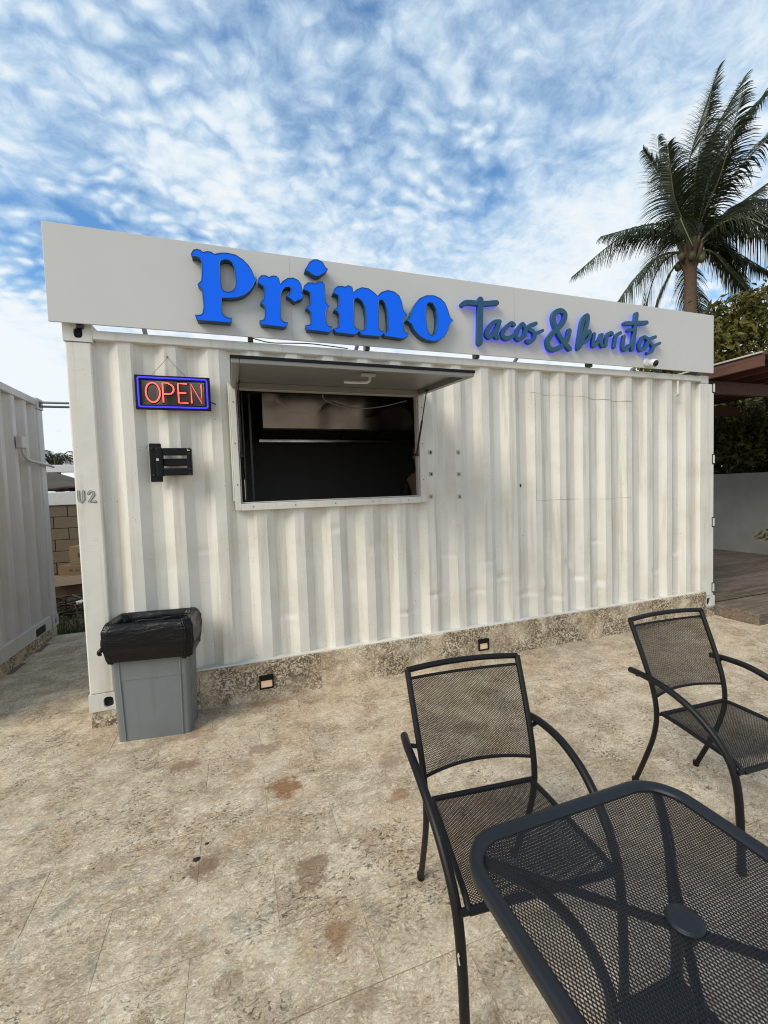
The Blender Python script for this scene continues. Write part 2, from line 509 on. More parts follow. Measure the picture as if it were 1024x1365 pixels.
M['thatch'] = wood('thatch', (0.05, 0.04, 0.03), (0.13, 0.105, 0.08), 2, 0.95)
M['bark'] = simple('palm_bark', (0.135, 0.085, 0.055), 0.9, 0, 0.35, 14.0, 0.6, 40.0)
M['wood_twig'] = simple('twig', (0.08, 0.055, 0.035), 0.9, 0, 0.3)
M['palm'] = leafy('palm_leaf', (0.012, 0.018, 0.008), (0.044, 0.056, 0.024), 0.5, 0.10)
M['palm_old'] = leafy('dry_palm_leaf', (0.055, 0.05, 0.022), (0.13, 0.105, 0.05), 0.6, 0.15)
M['rachis'] = simple('palm_midrib', (0.10, 0.105, 0.04), 0.5)
M['leaf'] = leafy('olive_leaf', (0.045, 0.048, 0.010), (0.17, 0.15, 0.035), 0.5, 0.25)
M['leaf_dark'] = leafy('dark_leaf', (0.022, 0.028, 0.010), (0.13, 0.125, 0.045), 0.5, 0.2)
M['grass'] = leafy('grass_blade', (0.04, 0.06, 0.015), (0.10, 0.12, 0.04), 0.6, 0.2)
M['skin'] = simple('skin', (0.30, 0.15, 0.09), 0.5, 0, 0.05)
M['cloth'] = simple('dark_shirt', (0.02, 0.02, 0.024), 0.9, 0, 0.2)
M['hair'] = simple('dark_hair', (0.012, 0.009, 0.007), 0.6)
M['litter'] = simple('white_litter', (0.6, 0.6, 0.58), 0.7)
mb, tb, bb = new_mat('black_bin_liner')
pos = tb.n('ShaderNodeTexCoord').outputs['Object']
setb(tb, bb, color=(0.004, 0.004, 0.0045), rough=0.30, spec=0.30,
     normal=bump(tb, tb.noise(tb.n('ShaderNodeMapping', {'Vector': pos, 'Scale': (1, 1, 3.5), 'Rotation': (0.0, 0.35, 0)}).outputs[0], 7.0, 3.0, 0.42, 1.5), 0.55, 0.016))
M['liner'] = mb
mb, tb, bb = new_mat('smoked_acrylic')
tr = tb.n('ShaderNodeBsdfTransparent', {'Color': (0.66, 0.66, 0.66, 1)})
setb(tb, bb, color=(0.02, 0.02, 0.02), rough=0.1)
mx = tb.n('ShaderNodeMixShader', {0: 0.10, 1: tr.outputs[0], 2: bb.outputs[0]})
tb.t.links.new(mx.outputs[0], [n for n in mb.node_tree.nodes if n.type == 'OUTPUT_MATERIAL'][0].inputs[0])
M['acrylic'] = mb

# ================================================================== SETTING
# soil sheet that runs to the horizon, below the paved patio
g = MB().add([(-600, -600, -0.03), (600, -600, -0.03), (600, 600, -0.03), (-600, 600, -0.03)], [(0, 1, 2, 3)]).build('ground', M['dirt'])
tag(g, 'bare brown soil around the paved patio', kind='structure')

# patio: square limestone slabs in a straight grid, hairline joints
TX, TY = 0.587, 0.2915
X0T, Y0T = 1.07, -1.83
patio = MB().box(-6.5, 12.0, -6.0, 2.58, -0.2, -0.004).build('patio', M['mortar'])
tag(patio, 'patio paved with square fossil limestone slabs', kind='structure')


def cam_px(p):
    d = Vector(p) - CAM_LOC
    mi = cam.matrix_world.to_3x3().transposed() @ d
    if mi.z > -0.05:
        return None
    return (512 + 575.254 * mi.x / -mi.z, 682.5 - 575.254 * mi.y / -mi.z, -mi.z)


def slab_mesh(name):
    a, b2, e, f, z = TX / 2 - 0.0002, TY / 2 - 0.0008, 0.0008, 0.0020, 0.0
    vs = [(-a, -b2, -0.02), (a, -b2, -0.02), (a, b2, -0.02), (-a, b2, -0.02), (-a, -b2, z - 0.002), (a, -b2, z - 0.002), (a, b2, z - 0.002), (-a, b2, z - 0.002),
          (-a + e, -b2 + f, z), (a - e, -b2 + f, z), (a - e, b2 - f, z), (-a + e, b2 - f, z)]
    fs = [(0, 1, 5, 4), (1, 2, 6, 5), (2, 3, 7, 6), (3, 0, 4, 7), (4, 5, 9, 8), (5, 6, 10, 9), (6, 7, 11, 10), (7, 4, 8, 11), (8, 9, 10, 11)]
    return vs, fs


cells = []
for i in range(-13, 19):
    for j in range(-14, 15):
        cx, cy = X0T + TX * (i + 0.5 + (0.5 if j % 2 else 0.0)), Y0T + TY * (j + 0.5)
        if cy > 2.50 or cy < -5.9 or cx < -6.3 or cx > 11.9:
            continue
        if -0.05 < cx < 6.0 and cy > 0.12:
            continue
        if cx < -1.15 and 0.3 < cy:
            continue
        if cx > 6.1 and cy > -0.30:
            continue
        q = cam_px((cx, cy, 0))
        vis = q is not None and -25 < q[0] < 1049 and -25 < q[1] < 1400
        cells.append((0 if vis else 1, q[2] if q else 99, cx, cy))
cells.sort()
sv, sf = slab_mesh('slab')
first = None
rest = MB()
for k, (hid, d, cx, cy) in enumerate(cells):
    dz = random.uniform(-0.0010, 0.0010)
    if k < 300 and not hid:
        if first is None:
            o = first = MB().add(sv, sf).build('stone_slab', M['stone'], patio)
        else:
            o = first.copy()
            COL.objects.link(o)
        o.location = (cx, cy, dz)
        o.rotation_euler = (random.uniform(-1, 1) * 0.002, random.uniform(-1, 1) * 0.002, 0)
    else:
        rest.add([(x + cx, y + cy, z + dz) for x, y, z in sv], sf)
o = rest.build('stone_paving', M['stone'], patio, fix=False)
o['kind'] = 'stuff'

# ================================================================== MAIN CONTAINER
box = thing('food_container', 'white corrugated shipping container kitchen with serving hatch on stone plinth', 'container')
L, Wd, ZB, ZT = 6.058, 2.438, 0.11, 2.701
PITCH, PH = 0.280, 0.021
NOI = noise.noise
DENTS = [(2.62, 0.62, 0.07, 0.022, 0.030), (3.02, 0.60, 0.10, 0.018, 0.026), (3.30, 0.70, 0.06, 0.035, 0.028), (3.55, 0.52, 0.09, 0.035, 0.030), (3.75, 0.60, 0.04, 0.07, -0.020),
         (4.18, 0.62, 0.05, 0.04, 0.028), (4.45, 0.55, 0.05, 0.06, 0.024), (2.75, 0.95, 0.09, 0.016, 0.022), (4.4, 0.95, 0.05, 0.025, 0.024), (3.15, 0.86, 0.08, 0.018, 0.020),
         (5.5, 0.75, 0.06, 0.04, 0.020), (1.75, 1.25, 0.05, 0.04, 0.014), (4.05, 0.78, 0.05, 0.08, 0.020), (5.2, 0.58, 0.06, 0.04, 0.020), (2.35, 0.50, 0.08, 0.02, 0.022),
         (2.10, 1.10, 0.06, 0.05, 0.012), (1.35, 0.60, 0.07, 0.04, 0.014), (3.9, 0.45, 0.06, 0.03, 0.022), (0.75, 1.15, 0.06, 0.03, 0.010)]


def dent(x, z):
    y = 0.0025 * NOI((x * 1.1, z * 0.9, 3.1)) + 0.0009 * NOI((x * 4.0, z * 3.0, 8.7))
    for dx, dz, rx, rz, dp in DENTS:
        a, b2 = (x - dx) / rx, (z - dz) / rz
        if abs(a) < 3 and abs(b2) < 4:
            y += 0.95 * dp * math.exp(-a * a) * (math.exp(-abs(b2) * 1.3) - 0.55 * math.exp(-abs(b2 + 1.1) * 2.2))
    return y


def prof(x, pitch=PITCH, ph=PH, out=0.004, inn=0.047):
    t = ((x - ph) % pitch) / pitch
    if t < 0.26:
        return out
    if t < 0.5:
        return out + (inn - out) * (t - 0.26) / 0.24
    if t < 0.76:
        return inn
    return inn - (inn - out) * (t - 0.76) / 0.24


def breaks(x0, x1, pitch, ph, extra=()):
    xs = set([round(x0, 5), round(x1, 5)] + [round(e, 5) for e in extra])
    k = math.floor((x0 - ph) / pitch) - 1
    while ph + k * pitch < x1 + pitch:
        for t in (0.0, 0.26, 0.5, 0.76):
            x = ph + (k + t) * pitch
            if x0 + 0.004 < x < x1 - 0.004:
                xs.add(round(x, 5))
        k += 1
    return sorted(xs)


def corrugated(x0, x1, z0, z1, zs, pitch, ph, out, inn, fmap, hole=None, dents=True, sub=3):
    """vertical strips; vertices are shared inside a strip only, so fold lines stay crisp"""
    mb = MB()
    xs = breaks(x0, x1, pitch, ph, (hole[0], hole[1]) if hole else ())
    zl = [z0 + (z1 - z0) * i / zs for i in range(zs + 1)]
    if hole:
        zl = sorted(set([round(z, 4) for z in zl if abs(z - hole[2]) > 0.02 and abs(z - hole[3]) > 0.02] + [hole[2], hole[3]]))
    for a, b2 in zip(xs[:-1], xs[1:]):
        cols = [a + (b2 - a) * i / sub for i in range(sub + 1)]
        ya, yb = prof(a + 1e-4, pitch, ph, out, inn), prof(b2 - 1e-4, pitch, ph, out, inn)
        vs, fs = [], []
        for z in zl:
            for i, x in enumerate(cols):
                y = ya + (yb - ya) * i / sub + (dent(x, z) if dents else 0)
                vs.append(fmap(x, y, z))
        n = sub + 1
        for r_ in range(len(zl) - 1):
            zm, xm = (zl[r_] + zl[r_ + 1]) / 2, (a + b2) / 2
            if hole and hole[0] < xm < hole[1] and hole[2] < zm < hole[3]:
                continue
            for i in range(sub):
                fs.append((r_ * n + i, r_ * n + i + 1, (r_ + 1) * n + i + 1, (r_ + 1) * n + i))
        if fs:
            mb.add(vs, fs, True)
    return mb


HOLE = (1.02, 2.505, 1.455, 2.345)
corrugated(0.14, 5.84, 0.2, 2.615, 130, PITCH, PH, 0.004, 0.047, lambda x, y, z: (x, y, z), HOLE).build('side_wall', M['white'], box, fix=False)
# far side, blind ends, roof and floor close the box
MB().box(0.14, 5.84, 2.40, 2.432, 0.2, 2.6).build('rear_wall', M['white'], box)
corrugated(0.16, 2.28, 0.2, 2.6, 4, 0.25, 0.17, 0.01, 0.05, lambda x, y, z: (y, x, z), None, False, 1).build('end_wall', M['white'], box, fix=False)
MB().box(6.02, 6.05, 0.16, 2.28, 0.25, 2.58).build('door_leaf', M['white'], box)
MB().box(0.05, 6.0, 0.05, 2.39, 2.60, 2.645).build('roof', M['white2'], box)
MB().box(0.10, 5.95, 0.06, 2.39, 0.18, 0.26).build('floor', M['inside'], box)
MB().box(0.162, 5.84, -0.010, 0.055, 2.600, 2.660).build('top_rail', M['frame'], box, 0.006)
MB().box(0.0, 0.12, 0.162, 2.28, 2.606, 2.668).build('top_rail', M['frame'], box, 0.006)
MB().box(0.0, 0.12, 0.162, 2.28, 0.115, 0.25).build('bottom_rail', M['white'], box, 0.006)
MB().box(0.162, 5.84, 0.030, 0.10, 0.115, 0.25).build('bottom_rail', M['white'], box, 0.006)
for (x0, x1, y0, y1, mt) in ((0.002, 0.150, 0.0, 0.15, 'white'), (5.828, 6.052, 0.0, 0.13, 'white'), (0.002, 0.15, 2.29, 2.436, 'white'), (5.83, 6.052, 2.29, 2.436, 'white')):
    MB().box(x0, x1, y0, y1, 0.229, 2.582).build('corner_post', M[mt], box, 0.010)


def casting(x0, x1, y0, y1, z0, z1, face, hx, hz, rx, rz):
    """corner fitting with an oval hole in the face at y0 (face 'y') or x1 (face 'x')"""
    mb = MB()
    n = 24
    ring, outer = [], []
    u0, u1 = (x0, x1) if face == 'y' else (y0, y1)
    for k in range(n):
        a = 2 * math.pi * (k + 0.5) / n
        ca, sa = math.cos(a), math.sin(a)
        ring.append((hx + rx * math.copysign(abs(ca) ** 0.7, ca), hz + rz * math.copysign(abs(sa) ** 0.7, sa)))
        du = (u1 - hx) if ca > 0 else (hx - u0)
        dw = (z1 - hz) if sa > 0 else (hz - z0)
        s = min(du / abs(ca) if abs(ca) > 1e-6 else 9, dw / abs(sa) if abs(sa) > 1e-6 else 9)
        outer.append((hx + ca * s, hz + sa * s))
    # exact corners
    for cu, cw in ((u0, z0), (u1, z0), (u0, z1), (u1, z1)):
        k = min(range(n), key=lambda i: (outer[i][0] - cu) ** 2 + (outer[i][1] - cw) ** 2)
        outer[k] = (cu, cw)
    P = (lambda u, w_, d: (u, y0 + d, w_)) if face == 'y' else (lambda u, w_, d: (x1 - d, u, w_))
    vs = [P(u, w_, 0) for u, w_ in outer] + [P(u, w_, 0) for u, w_ in ring] + [P(u, w_, 0.02) for u, w_ in ring]
    fs = []
    for k in range(n):
        k2 = (k + 1) % n
        fs += [(k, k2, n + k2, n + k), (n + k, n + k2, 2 * n + k2, 2 * n + k)]
    mb.add(vs, fs)
    if face == 'y':
        vs = [(x, y, z) for z in (z0, z1) for y in (y0, y1) for x in (x0, x1)]
        mb.add(vs, [(0, 2, 3, 1), (4, 5, 7, 6), (2, 6, 7, 3), (0, 4, 6, 2), (1, 3, 7, 5)])
    else:
        vs = [(x, y, z) for z in (z0, z1) for y in (y0, y1) for x in (x0, x1)]
        mb.add(vs, [(0, 2, 3, 1), (4, 5, 7, 6), (2, 6, 7, 3), (0, 4, 6, 2), (0, 1, 5, 4)])
    inner = MB()
    inner.add([P(u, w_, 0.0195) for u, w_ in ring], [tuple(range(n))])
    return mb, inner


for (x0, x1, z0, z1, hx, hz, rx, rz) in ((-0.004, 0.161, 2.583, ZT, 0.082, 2.638, 0.026, 0.034), (-0.004, 0.161, ZB, 0.228, 0.112, 0.167, 0.030, 0.036),
                                         (5.900, 6.062, ZB, 0.228, 5.965, 0.170, 0.032, 0.040)):
    a, b2 = casting(x0, x1, -0.006, 0.155, z0, z1, 'y', hx, hz, rx, rz)
    c = a.build('corner_casting', M['frame'], box, fix=False)
    b2.build('casting_hole', M['dark'], c, fix=False)
MB().box(5.845, 5.965, 0.0, 0.12, 2.583, 2.668).build('rail_end', M['frame'], box, 0.005)
for x0, z0 in ((0.0, ZB), (0.0, 2.583), (5.9, ZB), (5.9, 2.56)):
    MB().box(x0, x0 + 0.16, 2.285, 2.442, z0, z0 + 0.117).build('corner_casting', M['frame'], box, 0.006)
# door hinges that show at the right post
for z in (2.541, 1.759, 1.057, 0.318):
    MB().box(6.030, 6.058, -0.006, 0.05, z - 0.045, z + 0.045).build('hinge', M['frame'], box, 0.003)
    MB().box(6.020, 6.056, -0.0035, 0.01, z - 0.056, z + 0.056).build('hinge_gap', M['dark'], box)

# limestone plinth: slabs between the corner fittings, pads under them
x = 0.168
k = 0
sl = [0.52, 0.88, 0.60, 0.74, 0.69, 0.82, 0.66, 0.70]
while x < 5.80 and k < 20:
    w_ = sl[k % len(sl)]
    x1 = min(x + w_, 5.815)
    if 5.815 - x1 < 0.2:
        x1 = 5.815
    top = 0.285 + random.uniform(-0.002, 0.002)
    n = 10
    vs = []
    for i in range(n + 1):
        xx = x + 0.0012 + (x1 - x - 0.0024) * i / n
        zt = top + 0.003 * NOI((xx * 9, 1.0, 4.0))
        vs += [(xx, -0.032 + 0.0015 * NOI((xx * 5, 2, 2)), -0.004), (xx, -0.032, zt - 0.006), (xx, -0.026, zt), (xx, 0.03, zt)]
    fs = []
    for i in range(n):
        for q in range(3):
            fs.append((i * 4 + q, i * 4 + q + 1, i * 4 + q + 5, i * 4 + q + 4))
    fs += [(0, 1, 2, 3), (n * 4 + 3, n * 4 + 2, n * 4 + 1, n * 4)]
    MB().add(vs, fs).build('plinth_slab', M['skirt'], box)
    x = x1
    k += 1
for x0, x1, y0, y1 in ((0.004, 0.164, -0.004, 0.16), (5.905, 6.055, -0.012, 0.16)):
    MB().box(x0, x1, y0, y1, -0.004, 0.108).build('plinth_block', M['skirt'], box, 0.004)
MB().box(0.02, 0.12, 0.17, 2.4, -0.004, 0.112).build('plinth_block', M['skirt'], box)
MB().box(5.82, 5.90, -0.024, 0.1, -0.004, 0.285).build('plinth_block', M['skirt'], box, 0.004)

MB().box(0.168, 5.818, -0.0245, 0.046, 0.283, 0.2965).build('caulk_bead', M['frame'], box, 0.004)

# ---- serving hatch
fr = MB()
fr.box(0.996, 1.038, -0.022, 0.03, 1.43, 2.345)
fr.box(2.476, 2.530, -0.022, 0.03, 1.43, 2.345)
fr.box(1.038, 2.476, -0.026, 0.03, 1.428, 1.480)
fr.box(1.038, 2.476, -0.020, 0.03, 2.330, 2.347)
hatch = fr.build('hatch_frame', M['frame'], box, 0.004)
tr_ = MB()
tr_.box(1.040, 1.047, -0.005, 0.05, 1.482, 2.328).box(2.465, 2.474, -0.005, 0.05, 1.482, 2.328).box(1.047, 2.465, -0.005, 0.05, 1.482, 1.490).box(1.047, 2.465, -0.005, 0.05, 2.318, 2.328)
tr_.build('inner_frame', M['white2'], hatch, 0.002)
MB().box(0.984, 0.995, -0.004, 0.02, 1.50, 2.36).build('sealant_bead', M['frame'], hatch, 0.003)
rv = None
spots = [(1.12 + 0.31 * i, -0.0265, 1.455) for i in range(5)] + [(1.017, -0.0225, 1.62 + 0.30 * i) for i in range(3)] + [(2.505, -0.0225, 1.62 + 0.30 * i) for i in range(3)]
for p in spots:
    if rv is None:
        rv = MB().lathe((0, 0, 0), [(0.005, 0.0), (0.0045, -0.0015), (0.002, -0.0025)], 8, 'y').build('screw', M['rivet'], hatch)
        o = rv
    else:
        o = rv.copy()
        COL.objects.link(o)
    o.location = p

# flap: hinged at the top, held out by two gas struts
FL0, FL1, FY = 1.012, 2.513, -0.85
hz0, hz1 = 2.350, 2.290


def fz(y):
    return hz0 + (hz1 - hz0) * (y / FY)


fm = Matrix.Rotation(math.atan2(hz0 - hz1, -FY), 3, 'X')
fl = MB()
cy = FY / 2
cz = (hz0 + hz1) / 2
flen = math.hypot(FY, hz0 - hz1)
fl.obox((1.7625, cy, cz + 0.012), FL1 - FL0, flen, 0.006, fm)
flap = fl.build('hatch_flap', M['flap'], box)
rim = MB()
rim.obox((FL0 + 0.022, cy, cz - 0.010), 0.044, flen, 0.036, fm)
rim.obox((FL1 - 0.022, cy, cz - 0.010), 0.044, flen, 0.036, fm)
rim.obox((1.7625, FY + 0.022, fz(FY + 0.022) - 0.010), FL1 - FL0 - 0.09, 0.044, 0.036, fm)
rim.obox((1.7625, -0.03, fz(-0.03) - 0.010), FL1 - FL0 - 0.09, 0.044, 0.036, fm)
rim.build('flap_rim', M['flap'], flap, 0.003)
MB().obox((1.7625, FY - 0.003, fz(FY) + 0.004), FL1 - FL0 + 0.012, 0.006, 0.018, fm).build('edge_strip', M['black'], flap, 0.002)
MB().obox((FL0 - 0.004, cy, cz - 0.004), 0.005, flen - 0.02, 0.020, fm).build('edge_strip', M['black'], flap, 0.002)
MB().obox((FL1 + 0.004, cy, cz - 0.004), 0.005, flen - 0.02, 0.020, fm).build('edge_strip', M['black'], flap, 0.002)
hd = MB()
hd.obox((1.86, -0.62, fz(-0.62) - 0.008), 0.09, 0.035, 0.014, fm)
hd.tube(smooth_path([(1.87, -0.62, fz(-.62) - 0.012), (1.865, -0.62, fz(-.62) - 0.045), (1.83, -0.61, fz(-.61) - 0.055), (1.70, -0.60, fz(-.6) - 0.055)], 4), 0.010, 8)
hd.build('handle', M['white_plastic'], flap)
hg = None
for x in (1.25, 1.76, 2.27):
    MB().tube([(x - 0.05, -0.006, 2.356), (x + 0.05, -0.006, 2.356)], 0.008, 8).build('hinge', M['steel'], flap)
for x, sx in ((1.054, 1), (2.457, -1)):
    lo, hi = Vector((x + 0.004 * sx, -0.012, 1.83)), Vector((x, -0.235, fz(-0.235) - 0.022))
    st = MB().tube([lo, lo.lerp(hi, 0.55)], 0.0085, 8)
    st.tube([lo.lerp(hi, 0.55), hi], 0.0045, 8)
    st.lathe(lo, [(0.012, -0.012), (0.012, 0.012)], 8, 'x').lathe(hi, [(0.011, -0.012), (0.011, 0.012)], 8, 'x')
    st.build('gas_strut', M['rod'], box)

# dark lining of the kitchen
li = MB()
lx0, lx1, ly0, ly1, lz0, lz1 = 0.22, 5.78, 0.052, 2.22, 0.265, 2.56
li.add([(lx0, ly1, lz0), (lx1, ly1, lz0), (lx1, ly1, lz1), (lx0, ly1, lz1), (lx0, ly0, lz0), (lx1, ly0, lz0), (lx1, ly0, lz1), (lx0, ly0, lz1)],
       [(0, 1, 2, 3), (4, 0, 3, 7), (1, 5, 6, 2), (7, 3, 2, 6), (4, 5, 1, 0)])
li.build('interior_lining', M['inside'], box, fix=False)
MB().box(1.075, 1.085, 0.08, 0.12, 1.49, 2.31).box(1.125, 1.140, 0.09, 0.12, 1.49, 2.31).build('sliding_window_track', M['rod'], box)
MB().box(1.068, 1.074, 0.070, 0.079, 1.505, 1.66).build('window_latch', M['steel'], box, 0.002)

# wall marks: putty squares, rust hole, sealed cut-out lines, hook
for x, z in ((2.586, 1.85), (2.587, 1.666), (2.581, 1.474), (2.852, 1.849), (2.853, 1.66), (2.855, 1.463)):
    y = prof(x) + dent(x, z)
    q = MB().box(x - 0.016, x + 0.016, y - 0.007, y + 0.01, z - 0.018, z + 0.018).build('putty_square', M['patch'], box, 0.004)
    MB().box(x - 0.008, x + 0.008, y - 0.0085, y, z - 0.010, z + 0.008).build('bolt_hole', M['rivet'] if random.random() < .6 else M['dark'], q, 0.002)
x, z = 3.513, 1.542
MB().lathe((x, prof(x) - 0.001, z), [(0.017, 0.0), (0.012, -0.002), (0.004, -0.002)], 9, 'y').build('rust_hole', M['dark'], box)


def seam(pts, w_=0.0035):
    mb = MB()
    for (xa, za), (xb, zb) in zip(pts[:-1], pts[1:]):
        if abs(xb - xa) > abs(zb - za):
            xs = breaks(xa, xb, PITCH, PH)
            xs = sorted(set(xs + [xa + (xb - xa) * i / 60 for i in range(61)]))
            vs, fs = [], []
            for i, xx in enumerate(xs):
                zc = za + (zb - za) * (xx - xa) / (xb - xa) + 0.012 * NOI((xx * 2.5, 5, za))
                y = prof(xx) + dent(xx, zc) - 0.0015
                ww = w_ * (0.15 + 0.8 * abs(NOI((xx * 7, 1, za * 3))) + (0.3 if NOI((xx * 2, 9, za)) > 0 else 0))
                vs += [(xx, y, zc - ww), (xx, y, zc + ww)]
                if i:
                    fs.append((2 * i - 2, 2 * i, 2 * i + 1, 2 * i - 1))
            mb.add(vs, fs)
        else:
            vs, fs = [], []
            for i in range(31):
                zc = za + (zb - za) * i / 30
                xx = xa + (xb - xa) * i / 30
                y = prof(xx) + dent(xx, zc) - 0.0015
                ww = w_ * (0.15 + 0.6 * abs(NOI((xx * 7, zc * 6, 3))))
                vs += [(xx - ww, y, zc), (xx + ww, y, zc)]
                if i:
                    fs.append((2 * i - 2, 2 * i, 2 * i + 1, 2 * i - 1))
            mb.add(vs, fs)
    return mb


seam([(3.66, 1.393), (4.86, 1.382)]).build('sealed_seam', M['seam'], box, fix=False)
seam([(3.63, 2.40), (4.88, 2.35)]).build('sealed_seam', M['seam'], box, fix=False)
seam([(3.668, 1.393), (3.672, 2.38)]).build('sealed_seam', M['seam'], box, fix=False)
seam([(4.66, 1.9), (4.66, 2.33)], 0.002).build('sealed_seam', M['seam'], box, fix=False)
hk = MB()
hk.box(5.445, 5.505, -0.012, 0.006, 2.43, 2.445)
hk.tube(smooth_path([(5.49, -0.004, 2.59), (5.49, -0.004, 2.50), (5.48, -0.012, 2.46), (5.455, -0.02, 2.445)], 4), 0.011, 8)
hk.build('hook', M['frame'], box)


def stroke_prism(mb, pts, w_, yf, yb, slope=0.0, n=5, caps=6, smooth_it=True):
    """flat ribbon lettering stroke with round ends; pts are (x, z)"""
    path = smooth_path([(a, 0, b2) for a, b2 in pts], n) if (smooth_it and len(pts) > 2) else [Vector((a, 0, b2)) for a, b2 in pts]
    left, right = [], []
    N_ = len(path)
    for i, p in enumerate(path):
        t = (path[min(i + 1, N_ - 1)] - path[max(i - 1, 0)]).normalized()
        nrm = Vector((-t.z, 0, t.x)) * (w_ / 2)
        left.append(p + nrm)
        right.append(p - nrm)
    t0 = (path[1] - path[0]).normalized()
    t1 = (path[-1] - path[-2]).normalized()
    loops = [left, right]
    vs, fs = [], []
    for i in range(N_):
        yo = slope * i / max(N_ - 1, 1)
        vs += [(left[i].x, yf + yo, left[i].z), (right[i].x, yf + yo, right[i].z), (right[i].x, yb, right[i].z), (left[i].x, yb, left[i].z)]
        if i:
            a, b2 = (i - 1) * 4, i * 4
            fs += [(a, a + 1, b2 + 1, b2), (a + 1, a + 2, b2 + 2, b2 + 1), (a + 2, a + 3, b2 + 3, b2 + 2), (a + 3, a, b2, b2 + 3)]
    mb.add(vs, fs)
    for (c, t, yo) in ((path[0], -t0, 0.0), (path[-1], t1, slope)):
        nrm = Vector((-t.z, 0, t.x))
        ring = []
        for k in range(caps + 1):
            a = -math.pi / 2 + math.pi * k / caps
            ring.append(c + (t * math.cos(a) + nrm * math.sin(a)) * (w_ / 2))
        m_ = len(ring)
        vs = [(q.x, yf + yo, q.z) for q in ring] + [(q.x, yb, q.z) for q in ring]
        fs = [tuple(range(m_)), tuple(range(2 * m_ - 1, m_ - 1, -1))] + [(k, k + 1, m_ + k + 1, m_ + k) for k in range(m_ - 1)]
        mb.add(vs, fs)
    return mb


# stencilled number on the post
nb = MB()
for pts in ([(0.022, 1.604), (0.022, 1.548), (0.036, 1.534), (0.050, 1.548), (0.050, 1.604)],
            [(0.077, 1.588), (0.088, 1.603), (0.105, 1.598), (0.108, 1.580), (0.078, 1.534), (0.114, 1.534)]):
    stroke_prism(nb, pts, 0.017, -0.0025, 0.001, smooth_it=False)
num = nb.build('stencil_number', M['stencil'], box)
nb = MB()
for pts in ([(0.022, 1.604), (0.022, 1.548), (0.036, 1.534), (0.050, 1.548), (0.050, 1.604)],
            [(0.077, 1.588), (0.088, 1.603), (0.105, 1.598), (0.108, 1.580), (0.078, 1.534), (0.114, 1.534)]):
    stroke_prism(nb, pts, 0.008, -0.0035, 0.001, smooth_it=False)
nb.build('stencil_core', M['patch'], num)

